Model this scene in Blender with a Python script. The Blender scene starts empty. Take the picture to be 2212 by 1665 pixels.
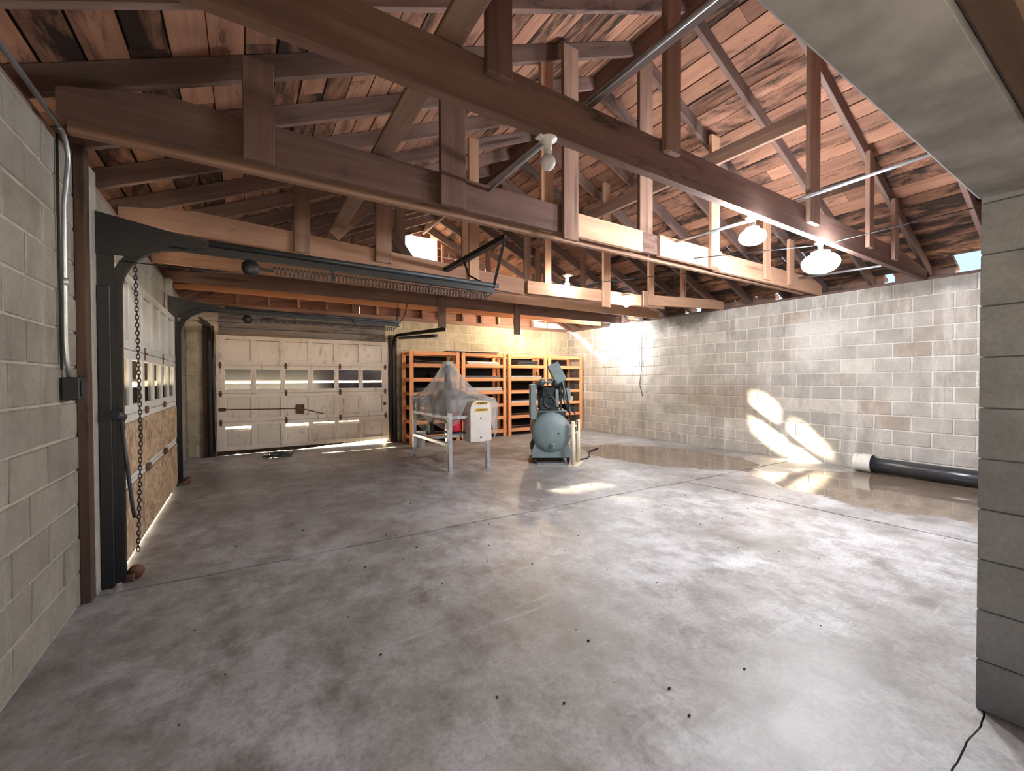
import bpy, bmesh, math, random
from mathutils import Vector, Matrix, Euler

random.seed(7)
S = bpy.context.scene
COL = S.collection
R = math.radians

# ------------------------------------------------------------------ camera
F_PX = 912.27
cam_d = bpy.data.cameras.new('camera')
cam_d.sensor_fit = 'HORIZONTAL'
cam_d.sensor_width = 36.0
cam_d.lens = 36.0 * F_PX / 2212.0
cam_d.clip_start = 0.02
cam_d.clip_end = 3000
cam = bpy.data.objects.new('camera', cam_d)
COL.objects.link(cam)
yaw, pit, roll = R(32.403), R(-0.8), R(-0.2217)
fw = Vector((math.sin(yaw) * math.cos(pit), math.cos(yaw) * math.cos(pit), math.sin(pit)))
rt = Vector((math.cos(yaw), -math.sin(yaw), 0))
up = rt.cross(fw)
rt2 = math.cos(roll) * rt + math.sin(roll) * up
up2 = -math.sin(roll) * rt + math.cos(roll) * up
cam.matrix_world = Matrix(((rt2.x, up2.x, -fw.x, 0), (rt2.y, up2.y, -fw.y, 0), (rt2.z, up2.z, -fw.z, 1.338), (0, 0, 0, 1)))
S.camera = cam

# ------------------------------------------------------------------ sky, sun, exposure
SUN_DIR = Vector((4.26, -5.72, -3.86)).normalized()
world = bpy.data.worlds.new('sky'); S.world = world
world.use_nodes = True
wn = world.node_tree
wn.nodes.clear()
wo = wn.nodes.new('ShaderNodeOutputWorld')
wb = wn.nodes.new('ShaderNodeBackground')
ws = wn.nodes.new('ShaderNodeTexSky')
ws.sky_type = 'NISHITA'
ws.sun_disc = False
ws.sun_elevation = R(29)
ws.sun_rotation = math.atan2(-SUN_DIR.x, -SUN_DIR.y)
ws.dust_density = 6.0
ws.air_density = 0.8
ws.ozone_density = 1.0
wb.inputs['Strength'].default_value = 0.20
wn.links.new(ws.outputs[0], wb.inputs['Color'])
wn.links.new(wb.outputs[0], wo.inputs['Surface'])

sun_d = bpy.data.lights.new('sun', 'SUN')
sun_d.energy = 62.0
sun_d.angle = R(1.8)
sun_d.color = (1.0, 0.83, 0.60)
sun = bpy.data.objects.new('sun', sun_d)
sun.rotation_euler = SUN_DIR.to_track_quat('-Z', 'Y').to_euler()
sun.location = (-6, 20, 12)
COL.objects.link(sun)

S.view_settings.view_transform = 'Standard'
S.view_settings.look = 'None'
S.view_settings.gamma = 1.0
S.view_settings.use_curve_mapping = False
S.view_settings.exposure = 1.42
S.cycles.max_bounces = 5
S.cycles.diffuse_bounces = 4
S.cycles.glossy_bounces = 3
S.cycles.transmission_bounces = 4
S.cycles.transparent_max_bounces = 10
S.cycles.use_adaptive_sampling = True
S.cycles.adaptive_threshold = 0.1
S.cycles.caustics_reflective = False
S.cycles.caustics_refractive = False
S.cycles.sample_clamp_indirect = 6.0
S.cycles.use_denoising = True

LED_MAIN = 185.0      # radiance of the big LED lamps on the first truss
LED_WALL = 140.0      # LED lamp at the head of the right wall
BULB = 260.0          # round LED bulbs

# ------------------------------------------------------------------ dimensions
XL, XR, YB = -0.84, 7.67, 9.15
WH = 13 * 0.203
RX = 3.43                      # ridge
PITCH = 0.448
def rafter_z(x): return 4.66 - PITCH * abs(x - RX)     # underside of rafters
def deck_z(x): return 4.815 - PITCH * abs(x - RX)      # underside of roof boards

# ------------------------------------------------------------------ materials
MATS = {}
def lin(c):
    return tuple((x / 12.92 if x <= 0.04045 else ((x + 0.055) / 1.055) ** 2.4) for x in c)
def srgb(r, g, b): return lin((r / 255, g / 255, b / 255)) + (1,)

class NT:
    def __init__(self, name):
        m = bpy.data.materials.new(name); m.use_nodes = True
        self.m = m; self.t = m.node_tree; self.t.nodes.clear()
        self.out = self.n('ShaderNodeOutputMaterial')
        MATS[name] = m
    def n(self, typ, **kw):
        nd = self.t.nodes.new(typ)
        for k, v in kw.items(): setattr(nd, k, v)
        return nd
    def l(self, a, b): self.t.links.new(a, b)
    def val(self, sock, v):
        if hasattr(v, 'is_linked') or hasattr(v, 'links'): self.l(v, sock)
        else: sock.default_value = v
    def math(self, op, a, b=None, clamp=False):
        nd = self.n('ShaderNodeMath', operation=op); nd.use_clamp = clamp
        self.val(nd.inputs[0], a)
        if b is not None: self.val(nd.inputs[1], b)
        return nd.outputs[0]
    def mix(self, fac, a, b, blend='MIX'):
        nd = self.n('ShaderNodeMix', data_type='RGBA', blend_type=blend)
        self.val(nd.inputs[0], fac); self.val(nd.inputs[6], a); self.val(nd.inputs[7], b)
        return nd.outputs[2]
    def noise(self, vec, scale=1, detail=4, rough=0.6, dist=0.0):
        nd = self.n('ShaderNodeTexNoise'); nd.inputs['Scale'].default_value = scale
        nd.inputs['Detail'].default_value = detail; nd.inputs['Roughness'].default_value = rough
        nd.inputs['Distortion'].default_value = dist
        self.l(vec, nd.inputs['Vector']); return nd.outputs['Fac']
    def ramp(self, fac, stops):
        nd = self.n('ShaderNodeValToRGB'); cr = nd.color_ramp
        while len(cr.elements) > 1: cr.elements.remove(cr.elements[-1])
        for i, (p, c) in enumerate(stops):
            e = cr.elements[0] if i == 0 else cr.elements.new(p)
            e.position = p; e.color = c if hasattr(c, '__len__') else (c, c, c, 1)
        self.l(fac, nd.inputs[0]); return nd.outputs[0]
    def scale(self, vec, s):
        nd = self.n('ShaderNodeMapping'); nd.inputs['Scale'].default_value = s
        self.l(vec, nd.inputs['Vector']); return nd.outputs[0]
    def coords(self, world=False, shift=True):
        if world: v = self.n('ShaderNodeNewGeometry').outputs['Position']
        else: v = self.n('ShaderNodeTexCoord').outputs['Object']
        rnd = self.n('ShaderNodeObjectInfo').outputs['Random']
        self.rnd = rnd
        if shift:
            a = self.n('ShaderNodeVectorMath', operation='ADD')
            s = self.math('MULTIPLY', rnd, 37.0)
            self.l(v, a.inputs[0]); self.l(s, a.inputs[1]); v = a.outputs[0]
        return v
    def vary(self, col, amt):
        f = self.math('ADD', self.math('MULTIPLY', self.rnd, 2 * amt), 1 - amt)
        h = self.n('ShaderNodeHueSaturation'); self.l(f, h.inputs['Value']); self.l(col, h.inputs['Color'])
        return h.outputs[0]
    def bsdf(self, col, rough=0.8, metal=0.0, bump=None, bstr=0.2, bdist=0.01, spec=0.3, **kw):
        b = self.n('ShaderNodeBsdfPrincipled')
        self.val(b.inputs['Base Color'], col); self.val(b.inputs['Roughness'], rough)
        self.val(b.inputs['Metallic'], metal); b.inputs['Specular IOR Level'].default_value = spec
        for k, v in kw.items(): self.val(b.inputs[k], v)
        if bump is not None:
            bn = self.n('ShaderNodeBump'); bn.inputs['Strength'].default_value = bstr
            bn.inputs['Distance'].default_value = bdist
            self.l(bump, bn.inputs['Height']); self.l(bn.outputs[0], b.inputs['Normal'])
        self.l(b.outputs[0], self.out.inputs['Surface'])
        return b

def desat(c, k):
    g = 0.3 * c[0] + 0.55 * c[1] + 0.15 * c[2]
    return tuple(x + (g - x) * k for x in c[:3]) + (1,)
def wood(name, c1, c2, axis='x', world=False, stain=0.0, stain_col=(0.012, 0.009, 0.008, 1), vary=0.18, rough=0.85, knots=True, stain_scale=1.6, ds=0.30):
    c1, c2 = desat(c1, ds), desat(c2, ds)
    t = NT(name); v = t.coords(world=world)
    g, a = 14.0, 0.9
    sc = {'x': (a, g, g), 'y': (g, a, g), 'z': (g, g, a)}[axis]
    grain = t.noise(t.scale(v, sc), 1.0, 5, 0.65, 0.6)
    col = t.ramp(grain, [(0.25, c2), (0.75, c1)])
    blot = t.noise(v, 2.2, 3, 0.5)
    col = t.mix(t.ramp(blot, [(0.35, 0.0), (0.8, 0.45)]), col, c2)
    if knots:
        k = t.n('ShaderNodeTexVoronoi'); k.inputs['Scale'].default_value = 1.0
        t.l(t.scale(v, tuple(x * 0.28 for x in sc)), k.inputs['Vector'])
        kf = t.ramp(k.outputs['Distance'], [(0.0, 0.85), (0.07, 0.7), (0.11, 0.0)])
        col = t.mix(kf, col, tuple(x * 0.35 for x in c2[:3]) + (1,))
    if stain > 0:
        sv = {'x': (.6, 2, 2), 'y': (2, .6, 2), 'z': (2, 2, .6)}[axis]
        s = t.noise(t.scale(v, sv), stain_scale, 6, 0.72, 0.5)
        col = t.mix(t.ramp(s, [(0.60 - 0.22 * stain, 0.0), (0.72 - 0.2 * stain, 0.92)]), col, stain_col)
    col = t.vary(col, vary)
    t.bsdf(col, rough, bump=grain, bstr=0.25, bdist=0.004)

def plain(name, c, rough=0.6, metal=0.0, noise_amt=0.12, scale=12, bstr=0.05, spec=0.4, world=True, **kw):
    t = NT(name); v = t.coords(world=world, shift=False)
    nz = t.noise(v, scale, 5, 0.6)
    d = tuple(x * (1 - noise_amt * 2) for x in c[:3]) + (1,)
    u = tuple(min(1, x * (1 + noise_amt)) for x in c[:3]) + (1,)
    col = t.ramp(nz, [(0.3, d), (0.7, u)])
    t.bsdf(col, rough, metal, bump=nz, bstr=bstr, bdist=0.003, spec=spec, **kw)

def block_mat(name, c1, c2, streak, streak_col, vary, tints=None, tint_amt=0.0, marks=False):
    t = NT(name); v = t.coords(world=True, shift=False)
    fine = t.noise(v, 60, 4, 0.7)
    mott = t.noise(v, 3.0, 5, 0.6)
    col = t.ramp(mott, [(0.3, c2), (0.7, c1)])
    if tints:
        tr = t.ramp(t.rnd, tints)
        tr_node = tr.node; tr_node.color_ramp.interpolation = 'CONSTANT'
        col = t.mix(tint_amt, col, tr, 'MULTIPLY')
    col = t.vary(col, vary)
    st = t.noise(t.scale(v, (3.2, 3.2, 0.45)), 1.5, 6, 0.7, 0.3)
    col = t.mix(t.ramp(st, [(0.52, 0.0), (0.72, streak)]), col, streak_col)
    dk = t.noise(t.scale(v, (1.7, 1.7, 0.7)), 1.1, 6, 0.7)
    col = t.mix(t.ramp(dk, [(0.56, 0.0), (0.78, 0.5)]), col, tuple(x * 0.35 for x in c2[:3]) + (1,))
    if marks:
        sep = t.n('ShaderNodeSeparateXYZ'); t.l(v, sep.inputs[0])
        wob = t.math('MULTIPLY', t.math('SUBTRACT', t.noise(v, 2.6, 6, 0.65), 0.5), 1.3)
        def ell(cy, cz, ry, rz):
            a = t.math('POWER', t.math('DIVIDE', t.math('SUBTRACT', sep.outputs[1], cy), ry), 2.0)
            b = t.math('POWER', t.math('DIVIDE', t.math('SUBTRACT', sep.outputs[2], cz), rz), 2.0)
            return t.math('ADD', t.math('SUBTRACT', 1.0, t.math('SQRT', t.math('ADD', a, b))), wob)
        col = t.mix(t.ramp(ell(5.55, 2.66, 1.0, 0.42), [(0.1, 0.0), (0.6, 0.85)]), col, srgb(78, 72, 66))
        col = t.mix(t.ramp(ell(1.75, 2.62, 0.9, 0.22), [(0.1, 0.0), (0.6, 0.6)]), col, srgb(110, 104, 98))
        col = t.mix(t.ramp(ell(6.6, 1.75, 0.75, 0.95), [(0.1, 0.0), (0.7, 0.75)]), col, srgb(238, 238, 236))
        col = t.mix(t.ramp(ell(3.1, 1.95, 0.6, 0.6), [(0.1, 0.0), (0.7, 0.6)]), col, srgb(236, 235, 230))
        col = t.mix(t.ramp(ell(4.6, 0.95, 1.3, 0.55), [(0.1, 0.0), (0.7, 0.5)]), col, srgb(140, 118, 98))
    col = t.mix(t.ramp(fine, [(0.3, 0.25), (0.6, 0.0)]), col, tuple(x * 0.4 for x in c2[:3]) + (1,))
    t.bsdf(col, 0.9, bump=fine, bstr=0.35, bdist=0.004, spec=0.2)

wood('roof_board_wood', srgb(172, 122, 92), srgb(124, 82, 62), 'y', world=True, stain=0.40, vary=0.3, ds=0.15)
wood('roof_board_wood_rotten', srgb(174, 120, 86), srgb(110, 74, 56), 'y', world=True, stain=0.9, vary=0.35, stain_scale=2.2, ds=0.12)
wood('rafter_wood', srgb(146, 108, 90), srgb(100, 70, 58), 'x', stain=0.15, vary=0.25, ds=0.4)
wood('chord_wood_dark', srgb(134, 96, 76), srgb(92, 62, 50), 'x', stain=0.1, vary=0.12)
wood('chord_wood', srgb(190, 140, 100), srgb(146, 98, 70), 'x', stain=0.05, vary=0.15)
wood('post_wood', srgb(160, 120, 92), srgb(112, 78, 60), 'x', vary=0.25)
wood('pine_wood', srgb(212, 160, 112), srgb(178, 122, 82), 'x', vary=0.14)
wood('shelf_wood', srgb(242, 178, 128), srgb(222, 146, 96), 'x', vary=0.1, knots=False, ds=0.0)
wood('jamb_wood', srgb(96, 68, 50), srgb(52, 36, 28), 'x', stain=0.25, vary=0.1)
wood('gable_wood', srgb(172, 116, 90), srgb(120, 76, 60), 'x', stain=0.2, vary=0.25)
wood('header_wood', srgb(150, 138, 122), srgb(104, 94, 84), 'x', stain=0.25, vary=0.15)

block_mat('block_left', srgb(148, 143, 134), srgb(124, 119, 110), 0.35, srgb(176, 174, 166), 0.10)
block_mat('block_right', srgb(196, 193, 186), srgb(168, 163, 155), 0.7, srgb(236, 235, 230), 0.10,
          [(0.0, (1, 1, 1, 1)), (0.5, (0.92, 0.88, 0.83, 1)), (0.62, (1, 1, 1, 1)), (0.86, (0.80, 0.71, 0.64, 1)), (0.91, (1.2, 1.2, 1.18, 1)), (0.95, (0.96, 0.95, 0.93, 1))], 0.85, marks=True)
block_mat('block_back', srgb(196, 184, 156), srgb(160, 148, 126), 0.45, srgb(226, 216, 192), 0.12)
block_mat('block_near', srgb(146, 149, 156), srgb(118, 121, 128), 0.2, srgb(150, 150, 148), 0.08)
plain('mortar_left', srgb(160, 156, 146), 0.95, noise_amt=0.1, scale=20, bstr=0.4, spec=0.1)
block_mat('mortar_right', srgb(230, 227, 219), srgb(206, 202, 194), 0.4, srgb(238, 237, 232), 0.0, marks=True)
plain('mortar_back', srgb(206, 196, 172), 0.95, noise_amt=0.12, scale=20, bstr=0.4, spec=0.1)
plain('mortar_near', srgb(120, 120, 120), 0.95, noise_amt=0.1, scale=20, bstr=0.4, spec=0.1)

def floor_mat():
    t = NT('floor_concrete'); v = t.coords(world=True, shift=False)
    big = t.noise(v, 0.8, 8, 0.68, 0.15)
    med = t.noise(t.scale(v, (1, 0.75, 1)), 4.5, 9, 0.74, 0.2)
    fin = t.noise(v, 45, 4, 0.75)
    col = t.ramp(big, [(0.34, srgb(126, 122, 119)), (0.5, srgb(158, 156, 155)), (0.66, srgb(186, 187, 190))])
    col = t.mix(t.ramp(med, [(0.36, 0.8), (0.56, 0.0)]), col, srgb(102, 96, 92))
    scr = t.noise(t.scale(v, (1.6, 11, 1)), 1.2, 8, 0.78, 0.6)
    col = t.mix(t.ramp(scr, [(0.57, 0.0), (0.72, 0.55)]), col, srgb(196, 196, 198))
    scr2 = t.noise(t.scale(v, (10, 2.0, 1)), 0.9, 8, 0.78, 0.8)
    col = t.mix(t.ramp(scr2, [(0.60, 0.0), (0.76, 0.5)]), col, srgb(84, 77, 73))
    col = t.mix(t.ramp(fin, [(0.30, 0.35), (0.55, 0.0)]), col, srgb(84, 79, 76))
    spot = t.n('ShaderNodeTexVoronoi'); spot.inputs['Scale'].default_value = 3.1
    t.l(v, spot.inputs['Vector'])
    spm = t.math('GREATER_THAN', t.noise(v, 1.1, 2, 0.5), 0.52)
    sp = t.math('MULTIPLY', t.ramp(spot.outputs['Distance'], [(0.0, 0.6), (0.016, 0.5), (0.03, 0.0)]), spm)
    col = t.mix(sp, col, srgb(62, 54, 50))
    oil = t.noise(t.scale(v, (0.9, 0.9, 1)), 1.3, 8, 0.75, 0.2)
    col = t.mix(t.ramp(oil, [(0.58, 0.0), (0.74, 0.65)]), col, srgb(80, 73, 69))
    # standing water along the right wall
    sep = t.n('ShaderNodeSeparateXYZ'); t.l(v, sep.inputs[0])
    def ell(cx, cy, rx, ry, tilt=0.0):
        dx = t.math('SUBTRACT', sep.outputs[0], cx); dy = t.math('SUBTRACT', sep.outputs[1], cy)
        dx = t.math('ADD', dx, t.math('MULTIPLY', dy, tilt))
        a = t.math('POWER', t.math('DIVIDE', dx, rx), 2.0); b = t.math('POWER', t.math('DIVIDE', dy, ry), 2.0)
        return t.math('SUBTRACT', 1.0, t.math('SQRT', t.math('ADD', a, b)))
    e = t.math('MAXIMUM', ell(6.15, 4.85, 0.98, 1.55, 0.18), ell(6.55, 1.55, 1.15, 1.75, 0.15))
    wob = t.math('MULTIPLY', t.math('SUBTRACT', t.noise(v, 1.9, 5, 0.6), 0.5), 0.55)
    wet = t.ramp(t.math('ADD', e, wob), [(0.03, 0.0), (0.10, 1.0)])
    wcol = t.ramp(t.noise(t.scale(v, (1.2, 3, 1)), 2, 5, 0.6), [(0.3, srgb(98, 84, 70)), (0.7, srgb(136, 119, 102))])
    col = t.mix(t.math('MULTIPLY', wet, 0.9), col, wcol)
    rg = t.ramp(med, [(0.3, 0.38), (0.7, 0.58)])
    rgh = t.mix(wet, rg, (0.06, 0.06, 0.06, 1))
    b = t.bsdf(col, rgh, bump=t.math('MULTIPLY', fin, t.math('SUBTRACT', 1.0, wet)), bstr=0.12, bdist=0.003, spec=0.5)
floor_mat()

plain('lintel_concrete', srgb(136, 135, 138), 0.9, noise_amt=0.22, scale=4, bstr=0.5, spec=0.2)
plain('joint_dark', srgb(58, 52, 48), 0.95, spec=0.1)
plain('roof_felt', srgb(60, 52, 50), 0.95, spec=0.1)
plain('ground_concrete', srgb(206, 202, 194), 0.9, spec=0.2)
plain('steel_black', srgb(30, 30, 33), 0.5, 0.3, spec=0.5)
plain('steel_slate', srgb(58, 64, 70), 0.45, 0.4, spec=0.5)
plain('galvanized', srgb(176, 180, 184), 0.38, 0.75, spec=0.5)
plain('stainless', srgb(196, 198, 200), 0.3, 0.85, spec=0.5)
plain('rust', srgb(108, 78, 60), 0.8, 0.2, noise_amt=0.3)
plain('porcelain', srgb(222, 219, 215), 0.3, noise_amt=0.03)
plain('frosted_bulb', srgb(214, 214, 214), 0.35, noise_amt=0.02)
plain('rubber', srgb(34, 34, 36), 0.7)
plain('compressor_paint', srgb(124, 142, 146), 0.42, noise_amt=0.08, spec=0.5)
plain('compressor_dark', srgb(50, 58, 62), 0.5, 0.3, noise_amt=0.2)
plain('cream_paint', srgb(232, 222, 196), 0.5, noise_amt=0.05)
plain('red_paint', srgb(206, 44, 66), 0.45, noise_amt=0.08)
plain('pale_sheet', srgb(214, 210, 204), 0.7, noise_amt=0.05)
plain('grey_sheet', srgb(120, 122, 126), 0.6, noise_amt=0.1)
plain('dark_sheet', srgb(60, 60, 64), 0.5, noise_amt=0.1)
plain('hollow_dark', srgb(40, 34, 32), 0.95, spec=0.1)
plain('green_strip', srgb(28, 58, 40), 0.6)
plain('pipe_black', srgb(58, 60, 66), 0.28, 0.1, noise_amt=0.12, spec=0.6)
plain('pvc_white', srgb(222, 222, 212), 0.4, noise_amt=0.04)
plain('grey_post', srgb(150, 146, 140), 0.9)
plain('yellow_label', srgb(214, 176, 60), 0.6)
plain('bucket_white', srgb(220, 224, 226), 0.45, noise_amt=0.04)

def door_mat(name, c, dirt):
    t = NT(name); v = t.coords(world=True, shift=False)
    n1 = t.noise(v, 2.4, 6, 0.65)
    col = t.ramp(n1, [(0.3, tuple(x * 0.88 for x in c[:3]) + (1,)), (0.7, c)])
    sc = t.noise(t.scale(v, (6, 6, 2.2)), 1.6, 7, 0.75, 0.5)
    col = t.mix(t.ramp(sc, [(0.56, 0.0), (0.74, dirt)]), col, srgb(84, 66, 50))
    col = t.vary(col, 0.05)
    t.bsdf(col, 0.6, bump=sc, bstr=0.12, bdist=0.003)
door_mat('door_white', srgb(206, 206, 200), 0.25)
door_mat('door_cream', srgb(230, 219, 205), 0.8)

def osb():
    t = NT('osb'); v = t.coords(world=True, shift=False)
    vo = t.n('ShaderNodeTexVoronoi'); vo.inputs['Scale'].default_value = 1.0
    t.l(t.scale(v, (40, 60, 24)), vo.inputs['Vector'])
    sepc = t.n('ShaderNodeSeparateColor'); t.l(vo.outputs['Color'], sepc.inputs[0])
    col = t.ramp(sepc.outputs[0], [(0.0, srgb(126, 102, 80)), (0.35, srgb(170, 146, 120)), (0.7, srgb(200, 178, 150)), (1.0, srgb(146, 120, 94))])
    d = t.noise(v, 2.6, 7, 0.75)
    col = t.mix(t.ramp(d, [(0.52, 0.0), (0.68, 0.8)]), col, srgb(86, 64, 48))
    t.bsdf(col, 0.85, bump=sepc.outputs[0], bstr=0.3, bdist=0.003, spec=0.2)
osb()

def glassy(name, tint, transp, rough):
    t = NT(name)
    tr = t.n('ShaderNodeBsdfTransparent'); tr.inputs[0].default_value = tint
    gl = t.n('ShaderNodeBsdfGlossy'); gl.inputs['Roughness'].default_value = rough
    gl.inputs['Color'].default_value = (.9, .92, .95, 1)
    mx = t.n('ShaderNodeMixShader'); mx.inputs[0].default_value = 1 - transp
    t.l(tr.outputs[0], mx.inputs[1]); t.l(gl.outputs[0], mx.inputs[2]); t.l(mx.outputs[0], t.out.inputs['Surface'])
glassy('pane_glass', (0.80, 0.80, 0.79, 1), 0.965, 0.12)

def film():
    t = NT('plastic_film'); v = t.coords(world=True, shift=False)
    tr = t.n('ShaderNodeBsdfTransparent'); tr.inputs[0].default_value = (.97, .98, .98, 1)
    b = t.n('ShaderNodeBsdfPrincipled'); b.inputs['Base Color'].default_value = srgb(242, 244, 245)
    b.inputs['Roughness'].default_value = 0.25; b.inputs['Specular IOR Level'].default_value = 0.6
    tl = t.n('ShaderNodeBsdfTranslucent'); tl.inputs[0].default_value = srgb(242, 244, 245)
    nz = t.noise(t.scale(v, (5, 5, 1.6)), 1.0, 3, 0.5, 0.6)
    bn = t.n('ShaderNodeBump'); bn.inputs['Strength'].default_value = 0.15; bn.inputs['Distance'].default_value = 0.01
    t.l(nz, bn.inputs['Height']); t.l(bn.outputs[0], b.inputs['Normal'])
    m1 = t.n('ShaderNodeMixShader'); m1.inputs[0].default_value = 0.45
    t.l(b.outputs[0], m1.inputs[1]); t.l(tl.outputs[0], m1.inputs[2])
    mx = t.n('ShaderNodeMixShader')
    t.l(t.ramp(nz, [(0.32, 0.24), (0.70, 0.52)]), mx.inputs[0])
    t.l(tr.outputs[0], mx.inputs[1]); t.l(m1.outputs[0], mx.inputs[2]); t.l(mx.outputs[0], t.out.inputs['Surface'])
film()

def emit(name, c, s):
    t = NT(name); e = t.n('ShaderNodeEmission'); e.inputs[0].default_value = c; e.inputs[1].default_value = s
    t.l(e.outputs[0], t.out.inputs['Surface'])
emit('led_main', (0.95, 0.955, 1.0, 1), LED_MAIN)
emit('led_wall', (0.86, 0.93, 1.0, 1), LED_WALL)
emit('warm_fill', (1.0, 0.80, 0.56, 1), 800.0)  # emission of the added warm fill near the end wall
emit('led_bulb', (1.0, 0.95, 0.88, 1), BULB)

# ------------------------------------------------------------------ mesh helpers
WM = {}
def link(name, me, mat=None, parent=None, M=None, kind=None):
    o = bpy.data.objects.new(name, me); COL.objects.link(o)
    if mat is not None and len(me.materials) == 0: me.materials.append(MATS[mat])
    M = M or Matrix.Identity(4)
    if parent is not None:
        o.parent = parent; o.matrix_parent_inverse = WM[parent.name].inverted()
    o.matrix_basis = M
    WM[o.name] = M.copy()
    if kind: o['kind'] = kind
    return o
def thing(name, label, cat, loc=(0, 0, 0), group=None, kind=None):
    o = bpy.data.objects.new(name, None); COL.objects.link(o)
    o.empty_display_size = 0.1
    M = Matrix.Translation(loc); o.matrix_basis = M; WM[o.name] = M
    if kind: o['kind'] = kind
    else: o['category'] = cat
    o['label'] = label
    if group: o['group'] = group
    return o
def tag(o, label, cat=None, group=None):
    o['label'] = label
    if cat: o['category'] = cat
    if group: o['group'] = group
    return o

class MB:
    def __init__(self): self.v = []; self.f = []; self.s = []
    def add(self, vs, fs, smooth=False):
        k = len(self.v); self.v += [tuple(x) for x in vs]
        for q in fs: self.f.append(tuple(i + k for i in q)); self.s.append(smooth)
        return self
    def box(self, c, s, ch=0.0, M=None):
        cx, cy, cz = c; hx, hy, hz = s[0] / 2, s[1] / 2, s[2] / 2
        if ch <= 0:
            vs = [Vector((cx + a * hx, cy + b * hy, cz + d * hz)) for a in (-1, 1) for b in (-1, 1) for d in (-1, 1)]
            fs = [(0, 1, 3, 2), (4, 6, 7, 5), (0, 4, 5, 1), (2, 3, 7, 6), (0, 2, 6, 4), (1, 5, 7, 3)]
        else:
            ch = min(ch, hx * .6, hy * .6, hz * .6)
            vs, ix = [], {}
            for a in (-1, 1):
                for b in (-1, 1):
                    for d in (-1, 1):
                        for ax in range(3):
                            p = [a * (hx - ch), b * (hy - ch), d * (hz - ch)]
                            p[ax] = (a, b, d)[ax] * (hx, hy, hz)[ax]
                            ix[(a, b, d, ax)] = len(vs); vs.append(Vector((cx + p[0], cy + p[1], cz + p[2])))
            fs = []
            def q(l, n):
                p = [vs[i] for i in l]
                nn = (p[1] - p[0]).cross(p[2] - p[0])
                fs.append(tuple(l) if nn.dot(n) > 0 else tuple(reversed(l)))
            for s_ in (-1, 1):
                q([ix[(s_, b, d, 0)] for b, d in ((-1, -1), (1, -1), (1, 1), (-1, 1))], Vector((s_, 0, 0)))
                q([ix[(a, s_, d, 1)] for a, d in ((-1, -1), (1, -1), (1, 1), (-1, 1))], Vector((0, s_, 0)))
                q([ix[(a, b, s_, 2)] for a, b in ((-1, -1), (1, -1), (1, 1), (-1, 1))], Vector((0, 0, s_)))
            for a in (-1, 1):
                for b in (-1, 1):
                    q([ix[(a, b, -1, 0)], ix[(a, b, 1, 0)], ix[(a, b, 1, 1)], ix[(a, b, -1, 1)]], Vector((a, b, 0)))
                    q([ix[(a, -1, b, 0)], ix[(a, 1, b, 0)], ix[(a, 1, b, 2)], ix[(a, -1, b, 2)]], Vector((a, 0, b)))
                    q([ix[(-1, a, b, 1)], ix[(1, a, b, 1)], ix[(1, a, b, 2)], ix[(-1, a, b, 2)]], Vector((0, a, b)))
                    for d in (-1, 1):
                        q([ix[(a, b, d, 0)], ix[(a, b, d, 1)], ix[(a, b, d, 2)]], Vector((a, b, d)))
        if M is not None: vs = [M @ p for p in vs]
        return self.add(vs, fs)
    def bx(self, x0, x1, y0, y1, z0, z1, ch=0.0):
        return self.box(((x0 + x1) / 2, (y0 + y1) / 2, (z0 + z1) / 2), (abs(x1 - x0), abs(y1 - y0), abs(z1 - z0)), ch)
    def tube(self, pts, r, n=8, cap=True, smooth=True, closed=False):
        pts = [Vector(p) for p in pts]; m = len(pts)
        rr = r if hasattr(r, '__len__') else [r] * m
        T = []
        for i in range(m):
            a = pts[(i - 1) % m] if (i > 0 or closed) else pts[i]
            b = pts[(i + 1) % m] if (i < m - 1 or closed) else pts[i]
            T.append((b - a).normalized())
        ref = Vector((0, 0, 1)) if abs(T[0].z) < 0.9 else Vector((1, 0, 0))
        N = (ref - T[0] * ref.dot(T[0])).normalized()
        vs = []
        for i in range(m):
            N = N - T[i] * N.dot(T[i])
            N = N.normalized() if N.length > 1e-6 else T[i].orthogonal().normalized()
            B = T[i].cross(N)
            for k in range(n):
                a = 2 * math.pi * k / n
                vs.append(pts[i] + (N * math.cos(a) + B * math.sin(a)) * rr[i])
        fs = []
        for i in range(m if closed else m - 1):
            j = (i + 1) % m
            for k in range(n):
                fs.append((i * n + k, i * n + (k + 1) % n, j * n + (k + 1) % n, j * n + k))
        self.add(vs, fs, smooth)
        if cap and not closed:
            k0 = len(self.v) - len(vs)
            self.f.append(tuple(k0 + k for k in reversed(range(n)))); self.s.append(False)
            self.f.append(tuple(k0 + (m - 1) * n + k for k in range(n))); self.s.append(False)
        return self
    def lathe(self, prof, n=24, M=None, smooth=True):
        M = M or Matrix.Identity(4); vs = []; m = len(prof)
        for r, z in prof:
            for k in range(n):
                a = 2 * math.pi * k / n; vs.append(M @ Vector((r * math.cos(a), r * math.sin(a), z)))
        fs = [(i * n + k, i * n + (k + 1) % n, (i + 1) * n + (k + 1) % n, (i + 1) * n + k) for i in range(m - 1) for k in range(n)]
        return self.add(vs, fs, smooth)
    def prism(self, poly, h0, h1, M=None):
        M = M or Matrix.Identity(4); n = len(poly)
        vs = [M @ Vector((x, y, h0)) for x, y in poly] + [M @ Vector((x, y, h1)) for x, y in poly]
        fs = [tuple(reversed(range(n))), tuple(range(n, 2 * n))] + [(i, (i + 1) % n, n + (i + 1) % n, n + i) for i in range(n)]
        return self.add(vs, fs)
    def mesh(self, name):
        me = bpy.data.meshes.new(name); me.from_pydata(self.v, [], self.f)
        me.polygons.foreach_set('use_smooth', self.s); me.update()
        return me
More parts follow.
